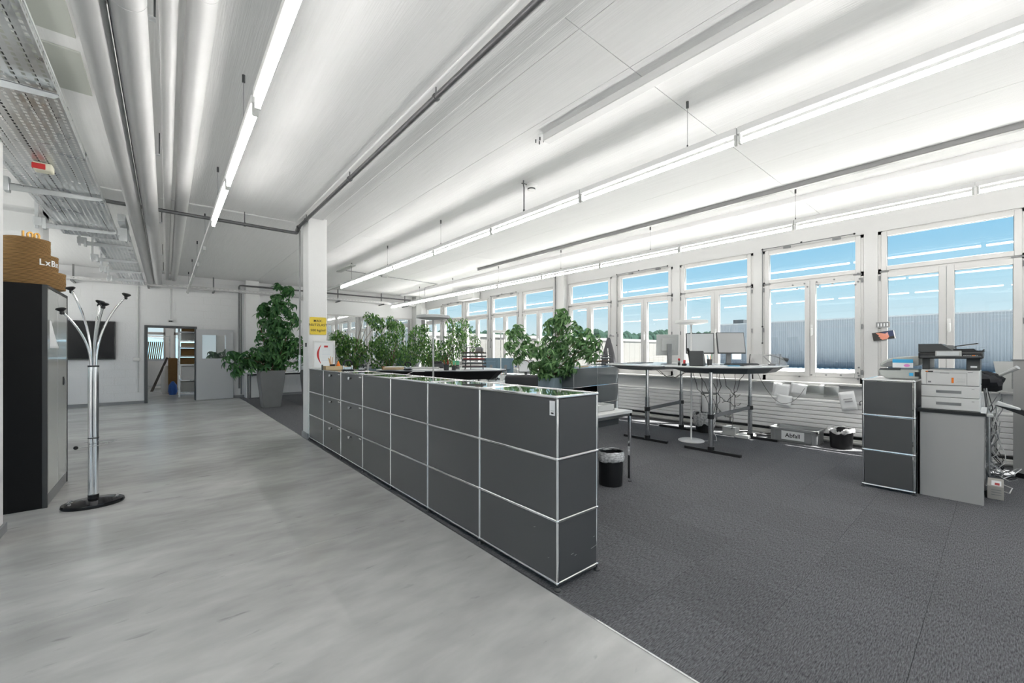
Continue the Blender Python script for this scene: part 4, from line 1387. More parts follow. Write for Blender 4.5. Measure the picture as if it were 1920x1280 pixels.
def ficus(name, label, loc, base_z, blobs, n, seed, L=0.075, lm=LEAF_C):
    rnd = random.Random(seed)
    t = thing(name, label, 'plant', loc)
    m = MB()
    tot = sum(b[6] for b in blobs)
    tips = []
    for k in range(n):
        r = rnd.uniform(0, tot)
        for b in blobs:
            r -= b[6]
            if r <= 0: break
        while True:
            p = Vector((rnd.uniform(-1, 1), rnd.uniform(-1, 1), rnd.uniform(-1, 1)))
            if 0.3 < p.length <= 1: break
        q = Vector((b[0] + p.x * b[3], b[1] + p.y * b[4], b[2] + p.z * b[5]))
        if k % 60 == 0: tips.append(q)
        M = Matrix.Translation(q) @ Matrix.Rotation(rnd.uniform(0, 2 * PI), 4, 'Z') @ Matrix.Rotation(R(rnd.uniform(15, 75)), 4, 'Y') @ Matrix.Rotation(R(rnd.uniform(-50, 50)), 4, 'X') @ Matrix.Scale(rnd.uniform(0.7, 1.3), 4)
        leaflet(m, M, L, L * 0.42, 0.5, 2)
    tag(m.build('foliage', lm, t, smooth=False), kind='stuff')
    for q in tips[:16]:
        a = Vector((rnd.uniform(-0.06, 0.06), rnd.uniform(-0.06, 0.06), base_z))
        mid = a.lerp(q, 0.5) + Vector((0, 0, 0.12))
        MB().tube([a, mid, q], [0.012, 0.008, 0.003], 6).build('stem', BARK, t)
    return t
# trough and plants between the column and the lamp
t = thing('planter', 'long blue-grey trough planter behind the sideboard, right of the column', 'planter', (4.75, 10.95, 0), -40)
m = MB()
m.box(-0.50, 0.50, -0.20, -0.17, 0, 0.90); m.box(-0.50, 0.50, 0.17, 0.20, 0, 0.90); m.box(-0.50, -0.47, -0.17, 0.17, 0, 0.90); m.box(0.47, 0.50, -0.17, 0.17, 0, 0.90); m.box(-0.47, 0.47, -0.17, 0.17, 0, 0.1)
m.build('pot', PLANT2, t, bevel=0.005)
B(-0.47, 0.47, -0.17, 0.17, 0.7, 0.84).build('soil', SOIL, t)
ficus('weeping_fig', 'weeping fig in the long trough planter, right of the column', (4.75, 10.95, 0), 0.82,
      [(0.0, 0, 1.45, 0.42, 0.42, 0.50, 4), (-0.25, 0.1, 1.2, 0.35, 0.3, 0.35, 2), (0.38, -0.3, 1.2, 0.35, 0.3, 0.38, 2), (0.18, -0.1, 1.95, 0.26, 0.26, 0.3, 1.6), (0.05, 0.0, 2.2, 0.12, 0.12, 0.2, 0.4)], 2500, 5)
square_planter('planter', 'small grey planter close behind the column', (3.95, 11.7, 0), 10, 0.42, 0.32, 0.80, PLANT1)
ficus('leafy_shrub', 'leafy indoor shrub with one long leaning branch, behind the certificate', (3.95, 11.7, 0), 0.74,
      [(0.05, 0, 1.35, 0.45, 0.45, 0.45, 4), (-0.25, 0.1, 1.65, 0.25, 0.25, 0.35, 1.5), (0.62, -0.42, 1.55, 0.30, 0.3, 0.35, 1.6), (0.60, -0.40, 2.15, 0.22, 0.22, 0.22, 0.9), (0.45, -0.3, 2.35, 0.2, 0.2, 0.16, 0.5), (0.95, -0.6, 2.15, 0.13, 0.13, 0.14, 0.35)], 1700, 9, 0.105, LEAF_C)
square_planter('planter', 'grey square planter of the fig behind the tall lamp', (5.45, 9.55, 0), 30, 0.46, 0.34, 0.88, PLANT2)
ficus('weeping_fig', 'bushy fig behind the tall grey floor lamp', (5.45, 9.55, 0), 0.80,
      [(-0.1, 0.1, 1.35, 0.45, 0.45, 0.40, 4), (-0.38, 0.3, 1.75, 0.28, 0.28, 0.34, 1.6), (0.40, -0.28, 1.62, 0.34, 0.3, 0.46, 2.6), (0.56, -0.42, 1.98, 0.26, 0.2, 0.30, 0.8), (0.30, -0.2, 2.12, 0.14, 0.14, 0.18, 0.3), (0.80, -0.6, 1.55, 0.15, 0.15, 0.3, 0.5), (-0.55, 0.42, 1.35, 0.28, 0.28, 0.35, 1.2), (0.1, 0, 1.1, 0.5, 0.45, 0.2, 2.0), (-0.25, 0.2, 2.0, 0.15, 0.15, 0.12, 0.3)], 3200, 13, 0.080)

# ================================================================== STANDING DESKS
TOPW = mat('desk_top_white', (0.72, 0.73, 0.73), 0.25)
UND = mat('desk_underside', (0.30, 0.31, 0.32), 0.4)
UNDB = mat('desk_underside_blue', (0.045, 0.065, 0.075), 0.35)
def height_desk(label, outline, zt, cols, foot, und, colz=None, name='standing_desk', group=None, xbar=True, deep=0.085, inset=(0.86, 0.80, 0.70, 0.62)):
    cx = sum(p[0] for p in outline) / len(outline); cy = sum(p[1] for p in outline) / len(outline)
    t = thing(name, label, 'desk', (cx, cy, 0), 0, group)
    o = MB().prism(outline, zt - 0.018, zt).build('table_top', TOPW, t, world=True, bevel=0.004)
    MB().prism([(cx + (x - cx) * 0.998, cy + (y - cy) * 0.998) for x, y in outline], zt - 0.028, zt - 0.0181).build('edge_band', DG, t, world=True)
    ins = [(cx + (x - cx) * inset[0], cy + (y - cy) * inset[1]) for x, y in outline]
    ins2 = [(cx + (x - cx) * inset[2], cy + (y - cy) * inset[3]) for x, y in outline]
    n = len(ins)
    m = MB()
    vs = [(x, y, zt - 0.029) for x, y in ins] + [(x, y, zt - deep) for x, y in ins2]
    m.add(vs, [tuple(range(n)), tuple(reversed(range(n, 2 * n)))] + [(i, n + i, n + (i + 1) % n, (i + 1) % n) for i in range(n)])
    m.build('under_tray', und, t, world=True, smooth=False)
    for (x, y) in cols:
        MB().cyl((x, y, 0.05), (x, y, 0.66), 0.033, 20).build('lower_column', CHROMED, t, world=True)
        MB().cyl((x, y, 0.66), (x, y, zt - 0.08), 0.026, 20).build('upper_column', CHROME, t, world=True)
        MB().cyl((x, y, 0.45), (x, y, 0.51), 0.042, 20).build('collar', BLK, t, world=True)
        MB().cyl((x, y, 0.02), (x, y, 0.08), 0.043, 20).build('collar', BLK, t, world=True)
        B(x - 0.025, x + 0.025, y - foot[0], y + foot[1], 0.0, 0.036).build('foot', BLK, t, world=True, bevel=0.005)
    if xbar:
        (x0, y0), (x1, y1) = cols
        m = MB()
        d = Vector((x1 - x0, y1 - y0, 0)).normalized() * 0.035
        s = Vector((-d.y, d.x, 0)) * 0.35
        m.add([(x0 + d.x + s.x, y0 + d.y + s.y, 0.455), (x1 - d.x + s.x, y1 - d.y + s.y, 0.455), (x1 - d.x - s.x, y1 - d.y - s.y, 0.455), (x0 + d.x - s.x, y0 + d.y - s.y, 0.455),
               (x0 + d.x + s.x, y0 + d.y + s.y, 0.505), (x1 - d.x + s.x, y1 - d.y + s.y, 0.505), (x1 - d.x - s.x, y1 - d.y - s.y, 0.505), (x0 + d.x - s.x, y0 + d.y - s.y, 0.505)],
              [(0, 1, 2, 3), (7, 6, 5, 4), (0, 4, 5, 1), (1, 5, 6, 2), (2, 6, 7, 3), (3, 7, 4, 0)])
        m.build('cross_bar', GREY, t, world=True, bevel=0.004)
    return t
ZD = 1.155
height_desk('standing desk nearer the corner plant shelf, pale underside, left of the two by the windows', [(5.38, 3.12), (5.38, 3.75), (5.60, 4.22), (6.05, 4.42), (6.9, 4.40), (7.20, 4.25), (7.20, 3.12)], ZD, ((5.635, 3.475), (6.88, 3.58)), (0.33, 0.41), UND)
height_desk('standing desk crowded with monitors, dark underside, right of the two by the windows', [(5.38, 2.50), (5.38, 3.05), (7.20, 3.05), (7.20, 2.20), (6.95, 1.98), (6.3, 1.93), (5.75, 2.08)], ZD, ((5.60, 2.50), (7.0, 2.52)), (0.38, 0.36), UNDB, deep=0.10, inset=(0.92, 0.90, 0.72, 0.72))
def monitor(name, label, loc, rot, w, h, zc, stand_z, front=SCRG, back=PLG, block=True, tilt=8):
    """loc is the foot on the desk; the screen faces local -Y"""
    t = thing(name, label, 'monitor', loc, rot)
    z0 = zc - h / 2 - loc[2]
    T = Matrix.Translation((0, 0, z0 + h / 2)) @ Matrix.Rotation(R(-tilt), 4, 'X') @ Matrix.Translation((0, 0, -h / 2))
    B(-w / 2, w / 2, -0.012, 0.012, 0, h).xf(T).build('housing', back, t, bevel=0.006)
    B(-w / 2 + 0.012, w / 2 - 0.012, -0.0135, -0.0118, 0.018, h - 0.012).xf(T).build('screen', front, t)
    B(-w * 0.30, w * 0.30, 0.012, 0.045, h * 0.22, h * 0.80).xf(T).build('rear_box', back if back != DG else GREY, t, bevel=0.012)
    m = MB().box(-0.035, 0.035, 0.045, 0.075, 0.0, z0 + h * 0.55)
    m.build('stand', GREY if block else CHROMED, t, bevel=0.006)
    MB().lathe([(0.13, 0), (0.13, 0.008), (0.10, 0.014), (0.04, 0.016)], 24, (0, 0.05, 0), 1.0, 0.8).build('foot', GREY, t)
    return t
monitor('monitor', 'silver-backed monitor on the left standing desk, seen from behind', (6.05, 3.38, ZD), 150, 0.37, 0.33, 1.46, 0, SCRG, PLG, tilt=3)
monitor('monitor', 'monitor with pale blank screen, left of the pair on the crowded desk', (6.30, 2.98, ZD), -55, 0.40, 0.32, 1.48, 0, SCRL, DG, tilt=5)
monitor('monitor', 'monitor with mid-grey blank screen, right of the pair on the crowded desk', (6.38, 2.56, ZD), -38, 0.42, 0.32, 1.48, 0, SCRG, DG, tilt=10)
# desk phone on its stand
t = thing('desk_phone', 'upright black desk phone at the front of the crowded desk', 'telephone', (5.68, 2.72, ZD + 0.001), -75)
m = MB().side_prism([(-0.10, 0), (0.10, 0), (0.09, 0.03), (-0.05, 0.20), (-0.09, 0.21), (-0.10, 0.16)], -0.09, 0.09, 'x')
m.build('body', DG, t, bevel=0.008)
MB().tube([(-0.11, 0.095, 0.03), (-0.11, 0.04, 0.12), (-0.11, -0.04, 0.20), (-0.11, -0.09, 0.235)], 0.017, 10).build('handset', BLK, t)
m = MB()
for i in range(3):
    for j in range(4):
        m.box(-0.02 + i * 0.03, 0.0 + i * 0.03, 0.075 - j * 0.026, 0.09 - j * 0.026, 0.035 + j * 0.03, 0.052 + j * 0.03)
m.build('key', PLG, t)
t = thing('tape_dispenser', 'red and black tape dispenser beside the desk phone', 'tape dispenser', (5.58, 2.86, ZD + 0.001), 20)
B(-0.06, 0.06, -0.025, 0.025, 0, 0.03).build('base', BLK, t, bevel=0.006)
MB().lathe([(0.018, -0.012), (0.036, -0.012), (0.036, 0.012), (0.018, 0.012)], 20).xf(Matrix.Translation((0.01, 0, 0.045)) @ Matrix.Rotation(R(90), 4, 'X')).build('tape_roll', RED, t)
t = thing('red_stamp', 'small red-topped stamp standing left of the desk phone', 'stamp', (5.66, 2.98, ZD + 0.001))
MB().lathe([(0.018, 0), (0.018, 0.04), (0.008, 0.045), (0.008, 0.075)], 12).build('body', DG, t)
MB().ball((0, 0, 0.085), 0.018).build('knob', RED, t)
def cup(name, label, loc, r, h, m, pens=(), group=None):
    t = thing(name, label, 'pot', loc, 0, group)
    MB().lathe([(r * 0.85, 0), (r, h), (r * 0.9, h), (r * 0.78, 0.006)], 18).build('cup', m, t)
    for k, pm in enumerate(pens):
        a = 2.4 * k
        MB().cyl((0.3 * r * math.cos(a), 0.3 * r * math.sin(a), 0.01), (0.9 * r * math.cos(a), 0.9 * r * math.sin(a), h + 0.05 + 0.012 * (k % 3)), 0.004, 6).build('pen', pm, t)
    return t
cup('pen_pot', 'dark pen pot with an orange pen between the two blank screens', (5.96, 2.68, ZD), 0.036, 0.09, DG, (ORG, LBLUE, GREEN, PLW))
cup('pen_pot', 'pale pen pot beside the desk phone, behind it', (5.86, 2.84, ZD), 0.03, 0.08, PLG, (BLK, BLUE))
for k, (x, y, a, w, h, mm, lb) in enumerate(((5.95, 2.38, 20, 0.30, 0.21, LBLUE, 'pale blue folder lying on the crowded desk, below the grey screen'), (6.2, 2.25, -10, 0.30, 0.21, PAPER, 'sheaf of white paper at the right end of the crowded desk'),
                                            (5.72, 2.45, 5, 0.25, 0.18, PAPER, 'white papers at the front edge of the crowded desk'), (6.62, 2.4, 35, 0.28, 0.2, PLG, 'grey document wallet at the back of the crowded desk'))):
    t_ = MB()
    for j in range(3):
        t_.add([v for v in MB().box(-w / 2 + 0.004 * j, w / 2 + 0.004 * j, -h / 2, h / 2, 0.004 * j, 0.004 * j + 0.003).v], MB().box(0, 1, 0, 1, 0, 1).f)
    t_.turn(a, 'Z', (x, y, ZD + 0.0005))
    tag(t_.build('folder' if mm == LBLUE else 'papers', mm), lb, 'papers')
t = thing('document_ramp', 'clear slanted writing board at the back right of the crowded desk', 'board', (6.55, 2.12, ZD), -50)
MB().side_prism([(-0.13, 0.0), (-0.125, 0.0), (0.10, 0.16), (0.095, 0.165)], -0.2, 0.2, 'x').build('board', BAG, t)
m = MB().tube([(-0.2, 0.10, 0.16), (-0.2, 0.14, 0.0)], 0.006, 6)
m.tube([(0.2, 0.10, 0.16), (0.2, 0.14, 0.0)], 0.006, 6)
m.build('leg', BLK, t)
t = thing('desk_lamp', 'folded black task lamp at the right end of the crowded desk', 'lamp', (6.75, 2.14, ZD))
MB().lathe([(0.05, 0), (0.05, 0.02), (0.02, 0.025)], 14).build('foot', BLK, t)
MB().tube([(0, 0, 0.02), (-0.02, 0.10, 0.13), (-0.01, 0.02, 0.15), (0.10, -0.10, 0.10)], 0.008, 8).build('arm', BLK, t)
MB().tube([(0.08, -0.08, 0.11), (0.16, -0.15, 0.075)], [0.014, 0.030], 12).build('lamp_head', DG, t)
t = thing('keyboard', 'dark keyboard in front of the grey blank screen', 'keyboard', (6.08, 2.30, ZD + 0.013), -38)
B(-0.21, 0.21, -0.07, 0.07, 0.0, 0.018).build('body', DG, t, bevel=0.004)
m = MB()
for i in range(14):
    for j in range(5):
        m.box(-0.20 + i * 0.0285, -0.177 + i * 0.0285, -0.062 + j * 0.025, -0.041 + j * 0.025, 0.018, 0.023)
m.build('keys', BLK, t)
tag(MB().prism([(6.02, 3.85), (6.6, 3.95), (6.55, 4.20), (6.05, 4.12)], ZD + 0.0005, ZD + 0.012).build('desk_pad', DG), 'flat dark desk pad on the left standing desk', 'desk pad')
tag(MB().prism([(5.62, 3.9), (5.95, 3.98), (5.92, 4.18), (5.66, 4.10)], ZD + 0.0005, ZD + 0.006).build('notebook', GREY), 'thin grey notebook at the far left corner of the left standing desk', 'notebook')
# cables hanging below
random.seed(21)
def hang(p, q, sag, r=0.0035, n=10, jit=0.02):
    p = Vector(p); q = Vector(q)
    pts = []
    for i in range(n + 1):
        u = i / n
        v = p.lerp(q, u)
        v.z -= sag * 4 * u * (1 - u)
        if 0 < i < n:
            v += Vector((random.uniform(-jit, jit), random.uniform(-jit, jit), random.uniform(-jit, jit)))
        pts.append(v)
    return pts
cables = [((6.2, 2.95, 1.08), (6.9, 2.85, 0.30), 0.10), ((6.0, 2.85, 1.08), (6.9, 2.95, 0.35), 0.25), ((6.1, 2.75, 1.08), (6.5, 2.70, 0.62), 0.1), ((6.5, 2.70, 0.62), (6.85, 2.6, 0.55), 0.05),
          ((6.3, 2.65, 1.08), (6.7, 2.55, 0.70), 0.15), ((6.4, 2.5, 1.08), (6.9, 2.75, 0.12), 0.0), ((6.0, 2.55, 1.08), (6.6, 2.85, 0.45), 0.15), ((6.5, 2.4, 1.08), (6.3, 2.65, 0.60), 0.1),
          ((5.9, 2.9, 1.08), (6.3, 2.8, 0.75), 0.2), ((6.6, 2.85, 1.08), (6.95, 3.05, 0.15), 0.1), ((5.75, 3.35, 1.07), (5.80, 2.95, 1.08), 0.12), ((5.85, 3.45, 1.07), (5.9, 2.95, 1.08), 0.10)]
for k, (p, q, s) in enumerate(cables):
    tag(MB().tube(hang(p, q, s), 0.004, 6).build('cable', BLK), 'black cable hanging in a tangle under the crowded standing desk', 'cable', 'cables under the standing desks')
tag(MB().tube(hang((6.9, 2.4, 1.08), (7.62, 1.95, 0.80), 0.38, jit=0.003), 0.003, 6).build('cable', BLK), 'single thin cable looping from the crowded desk to the window sill', 'cable')

# floor lamps
def floor_lamp(label, loc, h, m_=LAMPW, hr=0.233, br=0.185):
    t = thing('floor_lamp', label, 'floor lamp', loc)
    MB().lathe([(br, 0), (br, 0.012), (br - 0.01, 0.018), (0.02, 0.022)], 40).build('foot', m_, t)
    MB().cyl((0, 0, 0.02), (0, 0, h - 0.03), 0.0125, 14).build('pole', m_, t)
    MB().lathe([(0.018, h - 0.045), (0.03, h - 0.035), (hr * 0.6, h - 0.03), (hr, h - 0.012), (hr, h + 0.022), (hr - 0.01, h + 0.026), (1e-4, h + 0.026)], 44).build('lamp_head', m_, t)
    MB().lathe([(0.04, h - 0.0355), (hr * 0.58, h - 0.0315)], 32).build('diffuser', PLW, t)
    return t
floor_lamp('white disc floor lamp standing between the two standing desks', (6.106, 3.021, 0), 1.80)
floor_lamp('grey disc floor lamp rising behind the middle of the sideboard', (2.90, 5.18, 0), 1.84, mat('lamp_grey', (0.50, 0.51, 0.51), 0.4))
floor_lamp('white disc floor lamp far back, in front of the window behind the paired monitor backs', (6.65, 8.35, 0), 1.88)
floor_lamp('white disc floor lamp farthest back, at the far end of the window side', (6.9, 12.6, 0), 1.88)
tag(MB().tube([(6.20, 2.86, 0.01), (6.35, 2.75, 0.008), (6.45, 2.8, 0.05), (6.42, 2.9, 0.25), (6.5, 2.95, 0.30)], 0.004, 6).build('cable', PLW), 'white cable trailing from the foot of the lamp between the desks', 'cable')

# ------------------------------------------------------------------ bins, crate, clutter by the window wall
def bag_rim(m, r, z, amp, seed, drop=0.12, n=40):
    rnd = random.Random(seed)
    ph = [rnd.uniform(0, 6.28) for _ in range(6)]
    rings = ((0.955, -0.012), (1.02, 0.010), (1.09, -0.012), (1.13, -0.045), (1.10, -drop))
    vs = []
    for j, (f, dz) in enumerate(rings):
        for i in range(n):
            a = 2 * PI * i / n
            w = amp * (math.sin(3 * a + ph[0]) + 0.6 * math.sin(7 * a + ph[1] + j) + 0.4 * math.sin(13 * a + ph[2] + 2 * j))
            vs.append((r * f * (1 + w * 0.8) * math.cos(a), r * f * (1 + w * 0.8) * math.sin(a), z + dz + w * r * (1.6 if j == len(rings) - 1 else 0.9)))
    fs = [(j * n + i, j * n + (i + 1) % n, (j + 1) * n + (i + 1) % n, (j + 1) * n + i) for j in range(len(rings) - 1) for i in range(n)]
    return m.add(vs, fs)
def bin_(label, loc, r, h, seed, amp=0.05, drop=0.11):
    t = thing('waste_bin', label, 'bin', loc)
    MB().lathe([(r * 0.90, 0), (r * 0.93, 0.02), (r, h), (r * 0.97, h), (r * 0.90, 0.03), (1e-4, 0.025)], 36).build('bin', BLK, t)
    bag_rim(MB(), r, h, amp, seed, drop).build('bin_bag', mat('bag_film', (0.75, 0.75, 0.75), 0.25, spec=0.6, trans=0.55) if False else BAGW, t, solid=0.0008)
    return t
BAGW = bpy.data.materials.new('crinkled_bag')
BAGW.use_nodes = True
_t = BAGW.node_tree
_p = _t.nodes['Principled BSDF']
_p.inputs['Base Color'].default_value = (0.8, 0.8, 0.8, 1)
_p.inputs['Roughness'].default_value = 0.22
_tr = _t.nodes.new('ShaderNodeBsdfTransparent')
_mx = _t.nodes.new('ShaderNodeMixShader')
_n = _t.nodes.new('ShaderNodeTexNoise')
_n.inputs['Scale'].default_value = 9
_mr = _t.nodes.new('ShaderNodeMapRange')
_mr.inputs[1].default_value = 0.35
_mr.inputs[2].default_value = 0.65
_mr.inputs[3].default_value = 0.45
_mr.inputs[4].default_value = 0.95
_t.links.new(_n.outputs[0], _mr.inputs[0])
_t.links.new(_mr.outputs[0], _mx.inputs[0])
_t.links.new(_tr.outputs[0], _mx.inputs[1])
_t.links.new(_p.outputs[0], _mx.inputs[2])
_t.links.new(_mx.outputs[0], _t.nodes['Material Output'].inputs[0])
bin_('black waste bin with clear bag under the side table, beside the sideboard end', (3.475, 2.56, 0), 0.125, 0.335, 3, 0.028, 0.085)
bin_('black waste bin with loose clear bag right of the grey crate', (7.28, 1.44, 0), 0.135, 0.27, 8, 0.10, 0.05)
bin_('black waste bin with clear bag under the desks behind the white lamp', (6.98, 3.22, 0), 0.15, 0.32, 12, 0.09, 0.20)
t = thing('waste_crate', 'grey plastic crate marked with a waste label by the radiator', 'crate', (7.31, 1.99, 0))
m = MB()
x0, x1, y0, y1, h = -0.17, 0.19, -0.30, 0.29, 0.205
CR = mat('crate_grey', (0.27, 0.28, 0.285), 0.5)
m.box(x0, x0 + 0.01, y0, y1, 0, h); m.box(x1 - 0.01, x1, y0, y1, 0, h); m.box(x0, x1, y0, y0 + 0.01, 0, h); m.box(x0, x1, y1 - 0.01, y1, 0, h); m.box(x0, x1, y0, y1, 0, 0.01)
m.build('tub', CR, t, bevel=0.004)
m = MB()
m.box(x0 - 0.015, x0 + 0.012, y0 - 0.015, y1 + 0.015, h - 0.035, h); m.box(x1 - 0.012, x1 + 0.015, y0 - 0.015, y1 + 0.015, h - 0.035, h)
m.box(x0 - 0.015, x1 + 0.015, y0 - 0.015, y0 + 0.012, h - 0.035, h); m.box(x0 - 0.015, x1 + 0.015, y1 - 0.012, y1 + 0.015, h - 0.035, h)
for y in (y0 + 0.01, y0 + 0.06, y1 - 0.06, y1 - 0.01):
    m.box(x0 - 0.010, x0, y - 0.005, y + 0.005, 0.0, h - 0.035)
for x in (x0 + 0.05, x1 - 0.05):
    m.box(x - 0.005, x + 0.005, y0 - 0.010, y0, 0.0, h - 0.035)
m.build('rim', CR, t, bevel=0.003)
lb = B(x0 - 0.0118, x0 - 0.0108, -0.15, 0.14, 0.035, 0.165).build('label_plate', PAPER, t)
text('Abfall', 0.085, facing((x0 - 0.0125, -0.005, 0.098), 180), 'lettering', BLK, lb)
# papers hung from the sill
def sheet(y, z, w, h, rot, label, mt=PAPER, x=7.625, name='hanging_sheet', lines=0):
    t = thing(name, label, 'paper', (x, y, z))
    M = Matrix.Rotation(R(rot), 4, 'X')
    m = MB()
    vs, fs = [], []
    for i in range(6):
        for j in range(6):
            u, v = i / 5, j / 5
            vs.append((-0.012 * math.sin(3 * u + 2.2 * v) - 0.02 * v, (u - 0.5) * w, -v * h))
    for i in range(5):
        for j in range(5):
            fs.append((i * 6 + j, i * 6 + j + 1, (i + 1) * 6 + j + 1, (i + 1) * 6 + j))
    m.add(vs, fs).xf(M).build('sheet', mt, t, solid=0.0008)
    for k in range(lines):
        B(-0.05, -0.046, -w * 0.33, w * (0.20 - 0.05 * (k % 2)), -h * 0.42 - k * 0.035, -h * 0.42 - k * 0.035 + 0.014).xf(M).build('print_line', PAPERG, t)
    return t
SACK = glass_mat('translucent_sack', (0.80, 0.82, 0.80), 1.4, 0.35, 0.35)
sheet(2.27, 0.84, 0.24, 0.24, 6, 'white sheet hung from the sill, leftmost, overlapping a second lower sheet')
sheet(2.22, 0.66, 0.22, 0.17, 8, 'white sheet tucked behind the radiator rail, lowest on the left', x=7.59)
sheet(2.03, 0.85, 0.22, 0.17, 8, 'crinkled pale sheet hung from the sill, second from the left')
sheet(1.86, 0.85, 0.30, 0.15, 0, 'clear plastic sleeve in the middle of the papers under the sill', SACK)
sheet(1.63, 0.85, 0.20, 0.18, -4, 'clear plastic sleeve right of the middle under the sill', SACK)
sheet(1.45, 0.77, 0.19, 0.27, -12, 'white sheet with two grey printed lines, hanging lowest over the radiator rail', lines=2, x=7.585)
t = thing('pipe_hook', 'small black hook on the radiator top rail', 'hook', (7.59, 1.27, 0.60))
MB().tube([(0, -0.015, -0.02), (0, -0.02, 0.03), (0, 0.0, 0.05), (0, 0.02, 0.03), (0, 0.015, -0.02)], 0.005, 6).build('hook', BLK, t)
# boxes on the floor below the desk
tag(B(6.95, 7.12, 2.72, 2.92, 0.0, 0.14).build('small_box', PLG, bevel=0.004), 'small grey box on the floor behind the crowded desk', 'box')
tag(B(6.86, 7.22, 2.50, 2.70, 0.0, 0.05).build('power_strip', PLW, bevel=0.01), 'flat white power block on the floor by the radiators', 'power strip')
random.seed(4)
for k in range(6):
    pts = [Vector((7.02 + 0.10 * k * 0.3, 3.2 - 0.1 * k, 0.012))]
    for j in range(9):
        pts.append(pts[-1] + Vector((random.uniform(-0.05, 0.08), random.uniform(-0.16, 0.02), random.uniform(-0.003, 0.02))))
        pts[-1].z = max(0.008, min(0.06, pts[-1].z)); pts[-1].x = min(7.42, max(6.75, pts[-1].x))
    tag(MB().tube(pts, 0.004, 5).build('cable', PLW if k % 2 else BLK), 'thin cable lying on the floor along the heating pipes', 'cable', 'loose cables on the floor by the radiators')

# ------------------------------------------------------------------ side table at the sideboard's end
t = thing('side_table', 'low grey table with square chrome legs behind the sideboard end', 'table', (3.06, 2.88, 0))
B(2.40, 3.715, 2.465, 3.25, 0.715, 0.743).build('table_top', mat('pearl_grey_top', (0.62, 0.62, 0.61), 0.35), t, world=True, bevel=0.002)
m = MB()
m.box(2.40, 3.712, 2.470, 2.500, 0.685, 0.714); m.box(2.40, 3.712, 3.215, 3.245, 0.685, 0.714); m.box(3.680, 3.712, 2.47, 3.245, 0.685, 0.714); m.box(2.40, 2.43, 2.47, 3.245, 0.685, 0.714)
m.build('frame', CHROME, t, world=True, bevel=0.002)
for x in (2.405, 3.682):
    for y in (2.470, 3.215):
        B(x, x + 0.030, y, y + 0.030, 0.006, 0.715).build('leg', CHROME, t, world=True, bevel=0.003)
        B(x + 0.002, x + 0.028, y + 0.002, y + 0.028, 0, 0.006).build('glide', BLK, t, world=True)
B(2.55, 3.60, 2.55, 3.15, 0.60, 0.684).build('drawer', DG, t, world=True, bevel=0.004)
B(3.02, 3.07, 2.475, 2.56, 0.62, 0.70).build('bracket', PLG, t, world=True)
tag(B(2.72, 2.98, 2.60, 2.78, 0.744, 0.84).build('card_box', PLW, bevel=0.003), 'white cardboard box on the side table beside the sideboard end', 'box')
tag(B(2.74, 2.93, 2.62, 2.76, 0.841, 0.875).build('flat_box', PLG, bevel=0.003), 'flat pale box lying on the white box', 'box')
t = thing('document_tray', 'shallow grey tray of papers on the side table', 'tray', (3.36, 2.72, 0.744))
m = MB()
m.box(-0.20, 0.22, -0.13, -0.12, 0, 0.06); m.box(-0.20, 0.22, 0.12, 0.13, 0, 0.06); m.box(0.21, 0.22, -0.13, 0.13, 0, 0.06); m.box(-0.20, 0.22, -0.13, 0.13, 0, 0.004)
m.build('tray', PLG, t, bevel=0.002)
B(-0.19, 0.20, -0.11, 0.11, 0.005, 0.035).build('papers', PAPER, t)
tag(MB().lathe([(0.045, 0), (1e-4, 0.155)], 4, (3.33, 3.02, 0.744)).build('paper_cone', PAPER, smooth=False), 'slim white paper pyramid at the back of the side table', 'ornament')

# ------------------------------------------------------------------ second modular unit by the windows
t = thing('modular_cabinet', 'grey modular metal cabinet standing across the room right of the centre plant', 'cabinet', (5.62, 4.95, 0), 6.5)
m = MB(); jb = MB()
XS = [0, 0.80, 1.60]
for y in (0, 0.35):
    for x in XS:
        m.cyl((x, y, 0.0), (x, y, 1.05), TR, 8)
        for z in (0.01, 0.35, 0.70, 1.05):
            jb.ball((x, y, z), 0.0125, 8, 5)
    for z in (0.01, 0.35, 0.70, 1.05):
        m.cyl((0, y, z), (1.60, y, z), TR, 8)
for x in XS:
    for z in (0.01, 0.35, 0.70, 1.05):
        m.cyl((x, 0, z), (x, 0.35, z), TR, 8)
m.build('tube_frame', CHROME, t); jb.build('ball_joints', CHROME, t)
MP2 = mat('mid_grey_steel', (0.155, 0.17, 0.18), 0.28, spec=0.6, coat=0.3)
for i in range(2):
    for j in range(3):
        z0, z1 = (0.01, 0.35, 0.70)[j] + 0.01, (0.35, 0.70, 1.05)[j] - 0.01
        if not (i == 0 and j == 1):
            B(XS[i] + 0.01, XS[i + 1] - 0.01, -0.004, 0.003, z0, z1).build('panel', MP2, t)
        B(XS[i] + 0.01, XS[i + 1] - 0.01, 0.347, 0.352, z0, z1).build('rear_panel', METALP, t)
for x in (0, 1.60):
    B(x - 0.003, x + 0.003, 0.01, 0.34, 0.02, 1.04).build('side_panel', MP2, t)
for z in (0.35, 0.70):
    B(0.01, 1.59, 0.01, 0.34, z - 0.003, z + 0.003).build('shelf', METALP, t)
B(0.004, 1.596, 0.004, 0.346, 1.046, 1.056).build('top_panel', mat('pale_top', (0.5, 0.52, 0.52), 0.15), t)
c6, s6 = math.cos(R(6.5)), math.sin(R(6.5))
def onU(x, y): return (5.62 + x * c6 - y * s6, 4.95 + x * s6 + y * c6, 1.0575)
